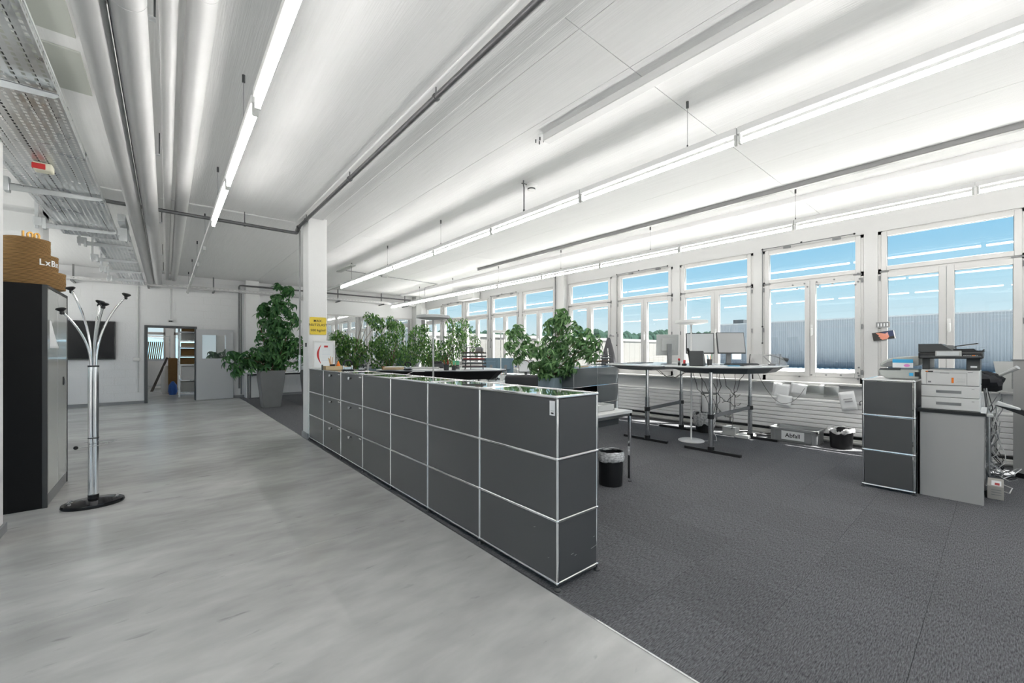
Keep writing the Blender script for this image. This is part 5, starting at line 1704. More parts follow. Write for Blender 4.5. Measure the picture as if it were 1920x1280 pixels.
def letter_rack(name, label, loc, rot, n, w=0.36, d=0.26, gap=0.062, h=0.34, col=BLK, arch=False, fills=(), legs=True):
    t = thing(name, label, 'letter tray', loc, rot)
    m = MB()
    if arch:
        for x0_, x1_ in ((-w * 0.42, -w * 0.12), (0.0, w * 0.30)):
            pts = [(x0_, 0, 0)] + [((x0_ + x1_) / 2 - (x1_ - x0_) / 2 * math.cos(PI * k / 10), 0, h - 0.08 + 0.08 * math.sin(PI * k / 10)) for k in range(11)] + [(x1_, 0, 0)]
            for yy in (-d / 2, d / 2):
                m.tube([(a, yy, c) for a, b, c in pts], 0.004, 6)
    else:
        for yy in (-d / 2, d / 2):
            m.tube([(-w * 0.38, yy, 0), (-w * 0.30, yy, h), (w * 0.30, yy, h), (w * 0.38, yy, 0)], 0.006, 6)
            m.tube([(-w * 0.14, yy, 0), (-w * 0.18, yy, h)], 0.004, 6)
    m.build('wire_frame', col, t)
    for k in range(n):
        z = 0.03 + k * gap
        tr_ = MB()
        tr_.box(-w / 2, w / 2, -d / 2, d / 2, z, z + 0.004)
        for yy in (-d / 2, d / 2 - 0.004):
            tr_.box(-w / 2, w / 2, yy, yy + 0.004, z, z + 0.020)
        o = tr_.build('tray', col, t)
        if k < len(fills):
            B(-w * 0.45, w * 0.42, -d * 0.4, d * 0.4, z + 0.005, z + 0.012 + 0.022 * ((k * 7) % 3 + 1) / 3).build('paper_stack', fills[k], o)
    return t
letter_rack('letter_tray', 'black wire letter trays with arched ends on the modular cabinet', onU(1.22, 0.16), 5, 4, 0.40, 0.24, 0.060, 0.30, BLK, True, (PLG, CARD, PAPER, PLG))
tag(B(-0.14, 0.14, -0.10, 0.10, 0, 0.018).turn(5, 'Z', onU(0.45, 0.17)).build('envelope', CARDL), 'tan envelope lying on the modular cabinet', 'envelope')
tag(B(-0.16, 0.16, -0.10, 0.10, 0, 0.022).turn(12, 'Z', onU(0.12, 0.17)).build('papers', PAPER), 'white papers at the left end of the modular cabinet', 'papers')
t = thing('jacket', 'dark grey jacket hanging on the pier behind the letter trays', 'jacket', (7.55, 5.62, 1.05))
m = MB()
vs, fs = [], []
for j in range(9):
    u = j / 8
    z = 0.62 * (1 - u)
    w_ = 0.03 + 0.17 * u ** 0.8
    for i in range(12):
        a = 2 * PI * i / 12
        rr = 1 + 0.12 * math.sin(4 * a + 3 * u)
        vs.append((0.055 * (0.4 + u) * math.cos(a) * rr, w_ * math.sin(a) * rr, z))
for j in range(8):
    for i in range(12):
        fs.append((j * 12 + i, j * 12 + (i + 1) % 12, (j + 1) * 12 + (i + 1) % 12, (j + 1) * 12 + i))
m.add(vs, fs + [tuple(range(12)), tuple(reversed(range(96, 108)))]).build('body', mat('grey_cloth', (0.10, 0.10, 0.11), 0.9, bump=0.4, bscale=15), t)
MB().tube([(0, 0, 0.60), (0.05, 0, 0.68), (0.12, 0, 0.66), (0.20, 0, 0.66)], 0.006, 6).build('hanging_loop', DG, t)
MB().tube([(-0.06, -0.02, 0.38), (-0.075, -0.05, 0.2), (-0.08, -0.06, 0.0)], 0.012, 6).build('drawstring', PLW, t)

# ------------------------------------------------------------------ middle distance desks and what stands on them
ZC = 1.085
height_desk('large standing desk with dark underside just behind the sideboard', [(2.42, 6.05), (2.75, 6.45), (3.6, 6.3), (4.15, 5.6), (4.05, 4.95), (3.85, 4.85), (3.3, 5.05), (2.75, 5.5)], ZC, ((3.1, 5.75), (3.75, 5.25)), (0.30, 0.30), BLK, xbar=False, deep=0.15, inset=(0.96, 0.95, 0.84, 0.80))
def px_on(x, d):   # point d metres out along the view, x pixels across: used to set the far desk items in order
    lat = (x - 960) / 770.0 * d
    return (0.6441 * d + 0.7649 * lat, 0.7649 * d - 0.6441 * lat)
x, y = px_on(889, 6.25)
rk = letter_rack('letter_tray', 'tall black letter tray tower with red folders on the large standing desk', (x, y, ZC + 0.001), -35, 5, 0.36, 0.25, 0.052, 0.33, DG, False, (RED, PAPER, RED, PLG, CARD))
B(0.02, 0.14, -0.06, 0.06, 0.245, 0.34).build('cloth_bundle', GREY, rk, bevel=0.03, seg=3)
x, y = px_on(837, 5.9)
cup('plant_pot', 'dark round pot with red flower heads on the large standing desk', (x, y, ZC + 0.001), 0.042, 0.085, DG, (RED, RED, RED))
x, y = px_on(851, 6.0)
cup('pen_pot', 'small dark pot beside the red-flowered one on the large standing desk', (x, y, ZC + 0.001), 0.034, 0.060, DG, (WOOD, WOOD))
x, y = px_on(855, 6.5)
t = thing('green_card_box', 'small green and dark box standing on the large standing desk', 'box', (x, y, ZC + 0.001), -38)
B(-0.05, 0.05, -0.03, 0.03, 0.0, 0.06).build('base', DG, t); B(-0.05, 0.05, -0.03, 0.03, 0.06, 0.125).build('lid', GREEN, t)
x, y = px_on(858, 6.1)
tag(B(-0.03, 0.03, -0.02, 0.02, 0, 0.05).turn(-40, 'Z', (x, y, ZC + 0.001)).build('tealight_glass', BAG), 'small clear glass beside the pots on the large standing desk', 'glass')
x, y = px_on(765, 6.0)
hole_punch('hole_punch', 'black hole punch on the large standing desk, left of the tall lamp pole', (x, y, ZC + 0.001), -40, 0.8)
x, y = px_on(738, 6.15)
t = thing('paper_box', 'low open cardboard tray with papers on the large standing desk', 'box', (x, y, ZC + 0.001), -40)
B(-0.13, 0.13, -0.09, 0.09, 0, 0.035).build('tray', CARDL, t, bevel=0.003); B(-0.11, 0.14, -0.08, 0.07, 0.036, 0.045).build('papers', PAPER, t)
B(-0.16, -0.13, -0.05, 0.05, 0, 0.05).build('end_block', CARD, t)
x, y = px_on(798, 6.35)
tag(B(-0.20, 0.20, -0.08, 0.08, 0, 0.03).turn(-40, 'Z', (x, y, ZC + 0.001)).build('flat_box', PLG, bevel=0.003), 'long flat pale box on the large standing desk behind the lamp pole', 'box')
x, y = px_on(822, 6.7)
t = thing('desk_phone', 'dark desk phone at the back of the large standing desk', 'telephone', (x, y, ZC - 0.03), -40)
B(-0.09, 0.09, -0.05, 0.05, 0.03, 0.12).build('body', DG, t, bevel=0.015); B(-0.07, 0.07, -0.06, -0.03, 0.12, 0.145).build('handset', BLK, t, bevel=0.01)
tag(MB().tube([(2.3, 4.85, 1.0), (2.32, 4.83, 1.06), (2.4, 4.8, 1.10), (2.52, 4.72, 1.10)], 0.004, 6).build('cable', PLW), 'white cable arching behind the sideboard below the large standing desk', 'cable')

def plain_desk(label, loc, rot, w, d, z, top=TOPW):
    t = thing('desk', label, 'desk', loc, rot)
    B(-w / 2, w / 2, -d / 2, d / 2, z - 0.025, z).build('table_top', top, t, bevel=0.003)
    for sx in (-1, 1):
        for sy in (-1, 1):
            B(sx * (w / 2 - 0.06) - 0.02, sx * (w / 2 - 0.06) + 0.02, sy * (d / 2 - 0.06) - 0.02, sy * (d / 2 - 0.06) + 0.02, 0, z - 0.025).build('leg', CHROMED, t)
    B(-w / 2 + 0.06, w / 2 - 0.06, d / 2 - 0.08, d / 2 - 0.05, z - 0.09, z - 0.026).build('cross_rail', DG, t)
    return t
plain_desk('white desk carrying the paired monitor backs and a slanted screen', (6.95, 8.55, 0), -8, 1.45, 1.8, 0.745)
plain_desk('white desk with paper organiser behind the black task chair', (4.98, 6.85, 0), -35, 1.6, 0.8, 0.745)
plain_desk('white table along the far wall under the big dark plant', (2.75, 14.0, 0), 0, 1.95, 0.55, 0.745)
plain_desk('white desk in the distance in front of the glazed partition', (5.3, 13.0, 0), 0, 1.8, 0.8, 0.745)
x, y = px_on(921, 10.95)
monitor('monitor', 'blue-grey monitor back, left of the touching pair in the distance', (x, y, 0.746), 140, 0.42, 0.40, 0.99, 0, SCRG, BLUEG, tilt=2)
x, y = px_on(948, 10.9)
monitor('monitor', 'blue-grey monitor back, right of the touching pair in the distance', (x, y, 0.746), 140, 0.42, 0.40, 0.99, 0, SCRG, BLUEG, tilt=2)
x, y = px_on(987, 10.7)
monitor('monitor', 'pale slanted screen between the paired monitor backs and the centre plant', (x, y, 0.746), -30, 0.42, 0.32, 0.98, 0, SCRL, DG, tilt=12)
x, y = px_on(756, 13.6)
monitor('monitor', 'dark blue monitor back between the weeping figs', (x, y, 0.746), 150, 0.40, 0.40, 1.10, 0, SCRG, mat('dark_blue_back', (0.06, 0.10, 0.16), 0.4), tilt=0)
x, y = px_on(901, 8.3)
t = thing('magazine_file', 'white upright magazine file on the far organiser desk', 'file box', (x, y, 0.746), -35)
MB().side_prism([(-0.12, 0), (0.12, 0), (0.12, 0.12), (-0.12, 0.27)], -0.05, 0.05, 'x').turn(90).build('file', PLW, t)
x, y = px_on(920, 8.6)
letter_rack('letter_tray', 'low wire letter tray on the far organiser desk', (x, y, 0.746), -40, 3, 0.30, 0.22, 0.055, 0.17, BLK, False, (PAPER, RED, PAPER))
x, y = px_on(941, 8.3)
cup('pen_pot', 'pen pot with yellow and red pens beside the task chair back', (x, y, 0.746), 0.045, 0.14, PLW, (YEL, RED, BLK, ORG))
x, y = px_on(932, 8.0)
tag(B(-0.12, 0.12, -0.09, 0.09, 0, 0.02).turn(-30, 'Z', (x, y, 0.746)).build('papers', PAPER), 'stack of white papers on the organiser desk', 'papers')
x, y = px_on(967, 10.4)
t = thing('water_bottle', 'small clear bottle with blue cap left of the slanted screen', 'bottle', (x, y, 0.746))
MB().lathe([(0.035, 0), (0.035, 0.17), (0.015, 0.21), (0.015, 0.23)], 14).build('bottle', BAG, t); MB().cyl((0, 0, 0.23), (0, 0, 0.25), 0.017, 10).build('cap', BLUE, t)
# black task chair, back to the viewer
x, y = px_on(978, 5.2)
t = thing('task_chair', 'black padded task chair behind the sideboard, left of the centre planter', 'chair', (x, y, 0), -38)
B(-0.21, 0.21, -0.02, 0.05, 0.62, 1.055).build('backrest', mat('black_leather', (0.014, 0.014, 0.017), 0.38), t, bevel=0.03, seg=3)
B(-0.24, 0.24, 0.06, 0.52, 0.44, 0.52).build('seat', mat('black_leather', (0.014, 0.014, 0.017), 0.38), t, bevel=0.03, seg=3)
MB().cyl((0, 0.28, 0.10), (0, 0.28, 0.44), 0.03, 12).build('gas_column', CHROMED, t)
B(-0.03, 0.03, -0.01, 0.25, 0.40, 0.44).build('back_arm', BLK, t)
B(-0.03, 0.03, -0.02, 0.01, 0.42, 0.70).build('back_support', BLK, t)
for k in range(5):
    a = 2 * PI * k / 5 + 0.3
    l = MB().tube([(0, 0.28, 0.11), (0.30 * math.cos(a), 0.28 + 0.30 * math.sin(a), 0.07)], [0.025, 0.015], 8).build('leg', BLK, t)
    MB().cyl((0.30 * math.cos(a) - 0.012, 0.28 + 0.30 * math.sin(a), 0.028), (0.30 * math.cos(a) + 0.012, 0.28 + 0.30 * math.sin(a), 0.028), 0.028, 12).build('castor', BLK, l)
# things on the far table
tag(B(2.6, 2.75, 13.85, 14.0, 0.746, 0.86).build('small_box', CARD, bevel=0.003), 'small brown box on the far table beside the column', 'box')
tag(B(3.0, 3.3, 13.85, 14.1, 0.746, 0.80).build('papers', PAPER), 'pile of papers on the far table', 'papers')

# ------------------------------------------------------------------ right-hand group: tower, printer stand, printer
t = thing('drawer_tower', 'dark three-high modular metal tower carrying the flatbed copier', 'cabinet', (5.40, 0.69, 0))
tx0, tx1, ty0, ty1 = 5.365, 6.115, 0.515, 0.885
m = MB(); jb = MB()
for x in (tx0, tx1):
    for y in (ty0, ty1):
        m.cyl((x, y, 0.03), (x, y, 1.07), TR, 10)
        for z in (0.03, 0.376, 0.723, 1.07):
            jb.ball((x, y, z), 0.0125, 10, 6)
    for z in (0.03, 0.376, 0.723, 1.07):
        m.cyl((x, ty0, z), (x, ty1, z), TR, 10)
for y in (ty0, ty1):
    for z in (0.03, 0.376, 0.723, 1.07):
        m.cyl((tx0, y, z), (tx1, y, z), TR, 10)
m.build('tube_frame', CHROME, t, world=True); jb.build('ball_joints', CHROME, t, world=True)
m = MB()
for x in (tx0, tx1):
    for y in (ty0, ty1):
        m.lathe([(0.018, 0), (0.018, 0.008), (0.006, 0.014), (0.006, 0.03)], 10, (x, y, 0))
m.build('levelling_feet', DG, t, world=True)
for k, (z0, z1) in enumerate(((0.03, 0.376), (0.376, 0.723), (0.723, 1.07))):
    B(tx0 - 0.004, tx0 + 0.004, ty0 + 0.011, ty1 - 0.011, z0 + 0.011, z1 - 0.011).build('drawer_front', METALP, t, world=True, bevel=0.0015, seg=1)
    for y in (ty0, ty1):
        B(tx0 + 0.011, tx1 - 0.011, y - 0.003, y + 0.003, z0 + 0.011, z1 - 0.011).build('side_panel', METALP, t, world=True)
B(tx0 + 0.004, tx1 - 0.004, ty0 + 0.004, ty1 - 0.004, 1.066, 1.0745).build('top_panel', mat('pearl_top', (0.72, 0.73, 0.73), 0.15), t, world=True)
ZT = 1.0755
# flatbed copier
t = thing('flatbed_copier', 'pale grey clam-shaped copier with blue leaflet on the metal tower', 'copier', (5.80, 0.68, ZT), 0)
SH = mat('copier_grey', (0.46, 0.48, 0.46), 0.35)
body = [(-0.125, 0.065), (-0.118, 0.035), (-0.07, 0.004), (0.17, 0.0), (0.17, 0.10), (-0.02, 0.10), (-0.125, 0.095)]
# the curved end looks along -Y .. +Y; outline is (y, z) mirrored so the nose points to +Y
MB().side_prism([(-a, b) for a, b in body], -0.15, 0.20, 'x').build('body', SH, t, bevel=0.012, seg=3)
lid = [(-0.125, 0.140), (-0.105, 0.175), (-0.05, 0.205), (0.02, 0.222), (0.17, 0.235), (0.17, 0.14), (0.10, 0.125), (-0.07, 0.117), (-0.115, 0.120)]
MB().side_prism([(-a, b) for a, b in lid], -0.13, 0.20, 'x').build('lid', SH, t, bevel=0.014, seg=3)
hol = [(-0.10, 0.140), (-0.06, 0.172), (0.02, 0.192), (0.12, 0.2), (0.12, 0.138), (0.02, 0.128), (-0.07, 0.126)]
MB().side_prism([(-a, b) for a, b in hol], -0.146, -0.128, 'x').build('recess', GREY, t)
MB().side_prism([(-a, b) for a, b in [(-0.125, 0.092), (-0.115, 0.104), (0.03, 0.115), (0.04, 0.090)]], -0.155, -0.10, 'x').build('control_bar', DG, t)
lf_ = B(-0.165, -0.160, -0.13, 0.02, 0.115, 0.20).turn(0).build('leaflet', PAPER, t)
B(-0.168, -0.165, -0.13, 0.02, 0.165, 0.20).build('blue_band', mat('cyan_print', (0.05, 0.42, 0.75), 0.5), t)
MB().lathe([(0.022, -0.001), (0.022, 0.001)], 16, (0, 0, 0), 1, 0.62).xf(Matrix.Translation((-0.167, -0.085, 0.138)) @ Matrix.Rotation(R(90), 4, 'Y') @ Matrix.Rotation(R(90), 4, 'Z')).build('pink_mark', mat('pink_print', (0.75, 0.25, 0.6), 0.5), t)
B(-0.153, -0.150, -0.13, -0.10, 0.035, 0.065).build('blue_label', mat('cyan_print', (0.05, 0.42, 0.75), 0.5), t)
B(-0.153, -0.150, -0.175, -0.14, 0.03, 0.075).build('switch_plate', BLK, t)
# printer stand
t = thing('printer_stand', 'light grey box stand with black top edge under the large printer', 'cabinet', (5.78, 0.30, 0))
LG = mat('light_grey_laminate', (0.37, 0.37, 0.365), 0.5)
px0, px1, py0, py1 = 5.475, 6.10, 0.088, 0.505
B(px0, px0 + 0.018, py0, py1, 0.0, 0.785).build('back_panel', LG, t, world=True, bevel=0.001)
B(px0, px1, py1 - 0.018, py1, 0.0, 0.785).build('side_panel', LG, t, world=True)
B(px1 - 0.018, px1, py0, py1, 0.0, 0.785).build('side_panel', LG, t, world=True)
for z in (0.10, 0.42):
    B(px0 + 0.02, px1 - 0.02, py0 + 0.01, py1 - 0.02, z, z + 0.018).build('shelf', GREY, t, world=True)
B(px0 - 0.008, px1, py0 - 0.01, py1 + 0.005, 0.786, 0.810).build('top_panel', PLW, t, world=True, bevel=0.002)
B(px0 - 0.011, px0 - 0.0075, py0 - 0.011, py1 + 0.006, 0.784, 0.811).build('edge_band', BLK, t, world=True)
B(px0 - 0.008, px0 + 0.10, py0 + 0.02, py1 + 0.006, 0.8105, 0.812).build('front_strip', BLK, t, world=True)
B(px0 + 0.06, px1 - 0.06, py0 + 0.05, py1 - 0.06, 0.12, 0.36).build('dark_unit', DG, t, world=True)
# printer
PW = mat('printer_white', (0.66, 0.66, 0.65), 0.4)
t = thing('laser_printer', 'large white laser printer with dark scanner top, on the grey stand', 'printer', (5.80, 0.30, 0.812))
a0, a1 = 5.535, 6.02
b0, b1 = 0.113, 0.485
B(a0, a1, b0, b1, 0.813, 0.925).build('paper_drawer', PW, t, world=True, bevel=0.005)
B(a0, a1, b0, b1, 0.928, 1.035).build('paper_drawer', PW, t, world=True, bevel=0.005)
B(a0, a1, b0, b1, 1.038, 1.180).build('print_unit', PW, t, world=True, bevel=0.008)
for z in (0.875, 0.985):
    B(a0 - 0.003, a0 + 0.004, 0.225, 0.385, z - 0.018, z + 0.006).build('grip', GREY, t, world=True, bevel=0.002)
    B(a0 - 0.004, a0 + 0.003, 0.222, 0.388, z + 0.006, z + 0.010).build('grip_edge', PLG, t, world=True)
    for k in range(3):
        B(a0 - 0.002, a0, 0.158 - k * 0.006, 0.162 - k * 0.006, z + 0.022, z + 0.028).build('drawer_mark', GREY, t, world=True)
m = MB()
m.box(a0 - 0.002, a0, 0.190, 0.192, 1.045, 1.155); m.box(a0 - 0.002, a0, 0.447, 0.449, 1.045, 1.155); m.box(a0 - 0.002, a0, 0.19, 0.449, 1.153, 1.155)
m.build('door_seam', GREY, t, world=True)
B(a0 - 0.003, a0, 0.272, 0.286, 1.062, 1.112).build('orange_label', ORG, t, world=True)
m = MB()
for k in range(4):
    m.box(a0 - 0.0025, a0, 0.20, 0.262 - 0.01 * (k % 2), 1.068 + k * 0.011, 1.071 + k * 0.011)
m.build('print_line', PLG, t, world=True)
B(a0 - 0.003, a0, 0.418, 0.438, 1.06, 1.075).build('badge', GREY, t, world=True)
lg = B(a0 - 0.003, a0, 0.405, 0.455, 1.159, 1.170).build('name_plate', BLK, t, world=True)
B(a0 - 0.004, a0 - 0.003, 0.438, 0.453, 1.161, 1.168).build('logo_mark', ORG, lg, world=True)
B(a0 - 0.003, a0, 0.155, 0.185, 1.162, 1.166).build('model_plate', GREY, t, world=True)
B(a0 - 0.002, a0 + 0.02, 0.30, 0.36, 1.150, 1.156).build('door_grip', GREY, t, world=True)
# scanner tower and head
B(a0 + 0.02, a1, 0.112, 0.195, 1.181, 1.285).build('scanner_column', DG, t, world=True, bevel=0.004)
B(a0 + 0.06, a1, 0.43, 0.483, 1.181, 1.285).build('scanner_column', DG, t, world=True, bevel=0.004)
B(a0 + 0.03, a1 - 0.01, 0.195, 0.43, 1.181, 1.186).build('output_tray', PLG, t, world=True)
B(a0 + 0.018, a0 + 0.021, 0.13, 0.17, 1.205, 1.222).build('label', PAPER, t, world=True)
sc = B(a0 - 0.01, a1 + 0.02, 0.095, 0.505, 1.285, 1.345).build('scanner_head', BLK, t, world=True, bevel=0.012, seg=3)
B(a0 - 0.075, a0 + 0.01, 0.105, 0.49, 1.290, 1.312).build('control_panel', DG, t, world=True, bevel=0.006)
B(a0 - 0.08, a0 - 0.073, 0.22, 0.385, 1.308, 1.358).build('display', mat('display_grey', (0.45, 0.45, 0.44), 0.3), t, world=True, bevel=0.003)
B(a0 - 0.082, a0 - 0.079, 0.235, 0.375, 1.316, 1.351).build('screen', SCRL, t, world=True)
m = MB()
for i in range(9):
    for j in range(2):
        m.box(a0 - 0.05 + j * 0.022, a0 - 0.038 + j * 0.022, 0.125 + i * 0.010, 0.131 + i * 0.010, 1.312, 1.318)
m.build('key', PLG, t, world=True)
B(a0 - 0.05, a0 - 0.03, 0.14, 0.16, 1.312, 1.320).build('start_key', ORG, t, world=True)
# document feeder on top: slanted cover at the left, tray arm and raised end at the right
MB().side_prism([(0.505, 1.345), (0.505, 1.425), (0.352, 1.425), (0.275, 1.358), (0.275, 1.345)], a0 + 0.0, a1 - 0.05, 'x').build('feeder_cover', DG, t, world=True, bevel=0.004)
MB().side_prism([(0.275, 1.345), (0.275, 1.375), (0.15, 1.378), (0.135, 1.36), (0.10, 1.360), (0.092, 1.375), (0.09, 1.345)], a0 + 0.02, a1 - 0.05, 'x').build('feeder_tray', BLK, t, world=True)
MB().side_prism([(0.345, 1.395), (0.350, 1.415), (0.280, 1.410), (0.26, 1.36), (0.33, 1.36)], a0 + 0.12, a1 - 0.1, 'x').build('feeder_block', GREY, t, world=True, bevel=0.004)
MB().side_prism([(0.27, 1.398), (0.27, 1.405), (0.13, 1.430), (0.13, 1.420)], a0 + 0.14, a1 - 0.1, 'x').build('tray_flap', BLK, t, world=True)
# odds and ends beyond the printer
tag(B(6.50, 6.85, 0.10, 0.40, 0.706, 0.93).build('white_box', PLW, bevel=0.004), 'white box wedged between the printer and the window', 'box')
t = thing('window_table', 'narrow white table by the window behind the printer', 'table', (6.9, 0.0, 0))
B(6.45, 7.25, 0.045, 0.46, 0.680, 0.705).build('table_top', PLW, t, world=True, bevel=0.003)
for x in (6.48, 7.21):
    for y in (0.075, 0.43):
        MB().cyl((x, y, 0), (x, y, 0.68), 0.016, 10).build('leg', CHROMED, t, world=True)
t = thing('black_jacket', 'crumpled black jacket piled behind the printer', 'jacket', (6.68, 0.14, 0.931))
m = MB()
n1, n2 = 18, 10
vs, fs = [], []
random.seed(31)
for j in range(n2 + 1):
    th_ = PI * j / n2
    for i in range(n1):
        a = 2 * PI * i / n1
        k = 1 + 0.16 * math.sin(3 * a + 2 * th_) + 0.10 * math.sin(7 * a + 5 * th_) + 0.06 * math.sin(11 * a)
        vs.append((0.16 * math.sin(th_) * math.cos(a) * k, 0.18 * math.sin(th_) * math.sin(a) * k, max(0, 0.10 - 0.10 * math.cos(th_) * k)))
for j in range(n2):
    for i in range(n1):
        fs.append((j * n1 + i, j * n1 + (i + 1) % n1, (j + 1) * n1 + (i + 1) % n1, (j + 1) * n1 + i))
m.add(vs, fs).build('cloth', JACK, t)
MB().tube([(0.05, -0.1, 0.14), (0.0, -0.18, 0.20), (-0.05, -0.26, 0.26)], [0.012, 0.016, 0.022], 8).build('sleeve_strap', PLG, t)
t = thing('desk_screen', 'tall grey desk-end panel with cables at the right edge', 'panel', (6.9, -0.30, 0))
M = Matrix.Translation((6.98, -0.10, 0)) @ Matrix.Rotation(R(-22), 4, 'Z')
def PB(*a): return B(*a).xf(M)
PG = mat('panel_grey', (0.33, 0.33, 0.325), 0.5)
t.location = (0, 0, 0)
t.location = M.translation
def add(mb, nm, mt, par=None, **k): return mb.build(nm, mt, par or t, world=True, **k)
add(PB(-0.02, 0.0, -0.85, 0.0, 0.06, 1.255), 'panel', PG, bevel=0.002)
add(PB(0.0, 0.55, -0.85, -0.83, 0.06, 1.255), 'side_panel', PG)
add(PB(-0.03, 0.55, -0.86, 0.01, 1.256, 1.270), 'top_edge', GREY, bevel=0.003)
add(PB(0.02, 0.10, -0.10, 0.0, 0.0, 0.06), 'foot', BLK)
add(PB(0.02, 0.10, -0.75, -0.65, 0.0, 0.06), 'foot', BLK)
t = thing('clear_panel', 'upright pale translucent panel between the printer and the grey end panel', 'panel', (7.62, -0.02, 0.876))
MB().side_prism([(-0.20, 0.0), (0.02, 0.0), (0.07, 0.36), (-0.22, 0.36)], 0.0, 0.012, 'x').build('panel', PLG, t)
MB().side_prism([(-0.13, 0.04), (-0.07, 0.04), (-0.07, 0.24), (-0.13, 0.24)], -0.03, -0.005, 'x').build('clear_sleeve', BAG, t)
MB().tube([(-0.05, -0.13, 0.12), (-0.07, -0.16, 0.06), (-0.05, -0.2, 0.02), (-0.02, -0.21, 0.08), (-0.05, -0.17, 0.12)], 0.006, 6).build('cable_loop', BLK, t)
t = thing('tilted_equipment', 'black and white equipment arm poking in at the right edge', 'arm', (6.30, -0.03, 0.80))
MB().side_prism([(0.06, 0.02), (0.04, 0.055), (-0.22, -0.05), (-0.20, -0.10)], -0.04, 0.03, 'x').build('arm_body', BLK, t, bevel=0.006)
MB().side_prism([(0.06, 0.025), (0.04, 0.062), (-0.10, 0.005), (-0.10, -0.012)], -0.05, 0.035, 'x').build('arm_cap', PLW, t, bevel=0.006)
# carton and cable tangle
t = thing('carton', 'flat cardboard carton with printed label on the floor beside the printer stand', 'box', (5.98, 0.0, 0))
B(5.80, 6.17, -0.025, 0.075, 0.0, 0.12).build('carton', mat('pale_carton', (0.42, 0.40, 0.37), 0.8), t, world=True, bevel=0.003)
B(5.83, 6.05, -0.01, 0.05, 0.1205, 0.1215).build('label', PAPER, t, world=True)
B(5.85, 5.95, 0.0, 0.03, 0.1215, 0.1222).build('print_mark', RED, t, world=True)
m = MB()
for k in range(3):
    m.box(5.798, 5.80, 0.0 - 0.01, 0.05, 0.04 + k * 0.022, 0.046 + k * 0.022)
m.build('print_line', GREY, t, world=True)
random.seed(77)
for k in range(34):
    top = Vector((random.uniform(6.45, 6.95), random.uniform(-0.02, 0.16), random.uniform(0.55, 1.0)))
    pts = [top]
    q = Vector((random.uniform(6.3, 7.0), random.uniform(-0.02, 0.30), random.uniform(0.02, 0.16)))
    for j in range(1, 7):
        u = j / 6
        v = top.lerp(q, u)
        v.x += 0.07 * math.sin(5 * u + k); v.y += 0.05 * math.sin(7 * u + 2 * k); v.z -= 0.10 * math.sin(PI * u)
        v.z = max(0.008, v.z)
        pts.append(v)
    for j in range(6):
        v = pts[-1] + Vector((random.uniform(-0.09, 0.07), random.uniform(-0.08, 0.09), random.uniform(-0.05, 0.05)))
        v.z = max(0.008, min(0.20, v.z)); v.x = min(7.2, max(6.22, v.x))
        pts.append(v)
    mt = (BLK, PLG, PLW, GREY, PLG)[k % 5]
    tag(MB().tube(pts, 0.0045, 5).build('cable', mt), {'black_plastic': 'black cable', 'light_grey_plastic': 'light grey cable', 'white_plastic': 'white cable', 'mid_grey_plastic': 'mid grey cable'}[mt.name] + ' in the thick tangle between printer stand and grey end panel', 'cable', 'tangled %s cables right of the printer stand' % mt.name.split('_')[0])
tag(MB().tube([(6.35, 0.12, 0.9), (6.30, 0.10, 0.6), (6.34, 0.10, 0.35), (6.30, 0.12, 0.02), (6.20, 0.02, 0.01), (6.1, -0.06, 0.01), (6.35, -0.08, 0.01), (6.5, 0.0, 0.01)], 0.005, 6).build('cable', PLW), 'white cable looping out over the carpet in front of the cable tangle', 'cable')
tag(MB().tube([(6.28, 0.10, 0.98), (6.22, 0.085, 0.8), (6.22, 0.10, 0.5), (6.28, 0.10, 0.2), (6.3, 0.05, 0.03)], 0.007, 6).build('cable', DG), 'thick dark cable running down the open side of the printer stand', 'cable')

# cards stuck on the window frame above the copier
t = thing('portrait_photo', 'tilted colour photo print of a face in profile, on the window frame', 'photo', (7.755, 1.06, 1.575))
M = Matrix.Rotation(R(-9), 4, 'X')
B(0, 0.0015, -0.125, 0.115, -0.055, 0.062).xf(M).build('print', mat('photo_dark', (0.035, 0.033, 0.03), 0.5), t)
def flat(pts, x, nm, mt):
    m = MB()
    n = len(pts)
    m.add([(x, a, b) for a, b in pts] , [tuple(range(n))])
    return m.xf(M).build(nm, mt, t, smooth=False)
flat([(-0.125, -0.055), (-0.112, -0.055), (-0.112, 0.062), (-0.125, 0.062)], -0.0005, 'print_edge', PAPER)
flat([(-0.112, -0.015), (-0.112, 0.060), (0.0, 0.055), (0.03, 0.045), (-0.03, 0.02), (-0.06, -0.02)], -0.0006, 'print_hair', NAVY)
flat([(0.075, 0.052), (0.04, 0.052), (-0.02, 0.030), (-0.055, 0.02), (-0.06, -0.02), (-0.035, -0.050), (0.02, -0.052), (0.032, -0.035), (0.042, -0.028), (0.036, -0.015), (0.052, -0.002), (0.045, 0.018)], -0.0008, 'print_face', SKIN)
flat([(-0.055, 0.045), (-0.03, 0.035), (-0.035, 0.0), (-0.055, 0.005)], -0.0010, 'print_ear', mat('ear_print', (0.75, 0.38, 0.35), 0.6))
t = thing('printed_card', 'small grey printed card stuck above the portrait photo', 'card', (7.755, 1.065, 1.735))
B(0, 0.0015, -0.075, 0.078, -0.042, 0.042).build('card', PLG, t)
B(-0.0008, 0, -0.068, 0.071, -0.034, 0.034).build('print', GREY, t)
m = MB()
for k in range(4):
    m.box(-0.0014, -0.0008, -0.055 + k * 0.032, -0.040 + k * 0.032, -0.025, 0.020)
m.build('print_figure', PAPER, t)

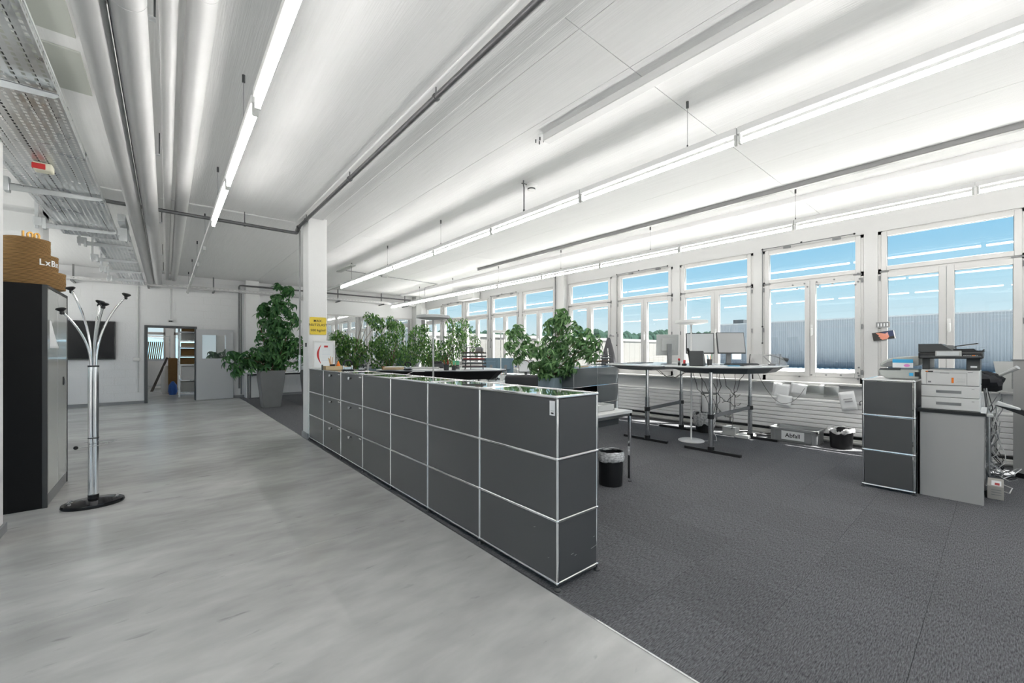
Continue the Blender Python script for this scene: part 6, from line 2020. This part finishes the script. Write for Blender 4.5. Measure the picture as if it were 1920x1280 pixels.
# ------------------------------------------------------------------ storage room
t = thing('storage_rack', 'galvanised shelf rack loaded with boxes, seen through the doorway', 'shelf', (0.75, 16.2, 0))
for x in (0.30, 1.25):
    for y in (15.75, 16.65):
        B(x - 0.02, x + 0.02, y - 0.02, y + 0.02, 0, 2.25).build('upright', GALV, t, world=True)
LV = [0.12, 0.48, 0.95, 1.20, 1.47, 1.68, 1.93, 2.15]
for z in LV:
    B(0.29, 1.26, 15.74, 16.66, z, z + 0.035).build('shelf_board', GALV, t, world=True, bevel=0.002)
bx = [(0.155, 0.30, 0.34, 0.80, PLG), (0.515, 0.40, 0.36, 0.85, PAPER), (0.985, 0.19, 0.32, 0.9, CARD), (1.235, 0.22, 0.34, 1.0, CARD), (1.505, 0.12, 0.35, 0.95, CARDL), (1.715, 0.20, 0.34, 0.9, PLG), (1.965, 0.15, 0.36, 1.0, CARD), (2.186, 0.18, 0.32, 1.1, CARD)]
names = ['lowest shelf, pale grey', 'second shelf, white', 'third shelf, brown', 'fourth shelf, brown', 'fifth shelf, light brown', 'sixth shelf, pale grey', 'seventh shelf, brown', 'on top, brown']
for k, (z, h, x0_, x1_, mt) in enumerate(bx):
    t = thing('storage_box', 'box on the storage rack through the doorway, ' + names[k], 'box', ((x0_ + x1_) / 2, 16.2, z), 0, 'boxes on the storage rack')
    B(x0_, x1_, 15.82, 16.5, z + 0.001, z + h).build('carton', mt, t, world=True, bevel=0.004)
    B(x0_ + 0.02, x1_ - 0.02, 16.1, 16.16, z + h, z + h + 0.002).build('packing_tape', CARDL, t, world=True)
tag(B(0.05, 0.28, 17.2, 18.0, 0.0, 1.15).build('tall_carton', CARD, bevel=0.004), 'tall brown carton on the floor behind the storage rack', 'box')
tag(MB().lathe([(0.09, 0), (0.12, 0.1), (0.10, 0.3), (0.03, 0.42)], 12, (0.16, 16.9, 0)).build('blue_sack', BLUE), 'blue sack on the storage floor', 'sack')
tag(MB().lathe([(0.10, 0), (0.14, 0.12), (0.12, 0.55), (0.05, 0.9)], 10, (0.0, 17.6, 0)).build('white_sack', PAPER), 'crumpled white wrapping beside the tall carton', 'sack')
tag(MB().side_prism([(-0.42, 0.0), (-0.34, 0.0), (0.06, 1.15), (0.0, 1.17)], 18.6, 18.64, 'y').build('leaning_board', mat('dark_board', (0.06, 0.05, 0.045), 0.7)), 'dark board leaning in the storage room', 'board')
t = thing('storage_shelf', 'low open rack below the storage window', 'shelf', (-0.2, 19.7, 0))
for x in (-1.1, 0.1):
    B(x - 0.02, x + 0.02, 19.5, 19.54, 0, 1.95).build('upright', GALV, t, world=True)
B(-1.1, 0.1, 19.5, 19.9, 0.12, 0.15).build('shelf_board', GALV, t, world=True)
B(-1.1, 0.1, 19.5, 19.9, 1.90, 1.93).build('shelf_board', GALV, t, world=True)
B(-1.1, 0.1, 19.5, 19.9, 1.05, 1.08).build('shelf_board', GALV, t, world=True)
for k in range(9):
    x = -0.62 + k * 0.055
    m = MB().side_prism([(x, 1.09), (x + 0.03, 1.09), (x + 0.10, 1.72), (x + 0.07, 1.72)], 19.52, 19.85, 'y')
    tag(m.build('card_sheet', CARD), 'flattened brown carton standing in the row at the storage window', 'cardboard', 'flattened cartons at the storage window')
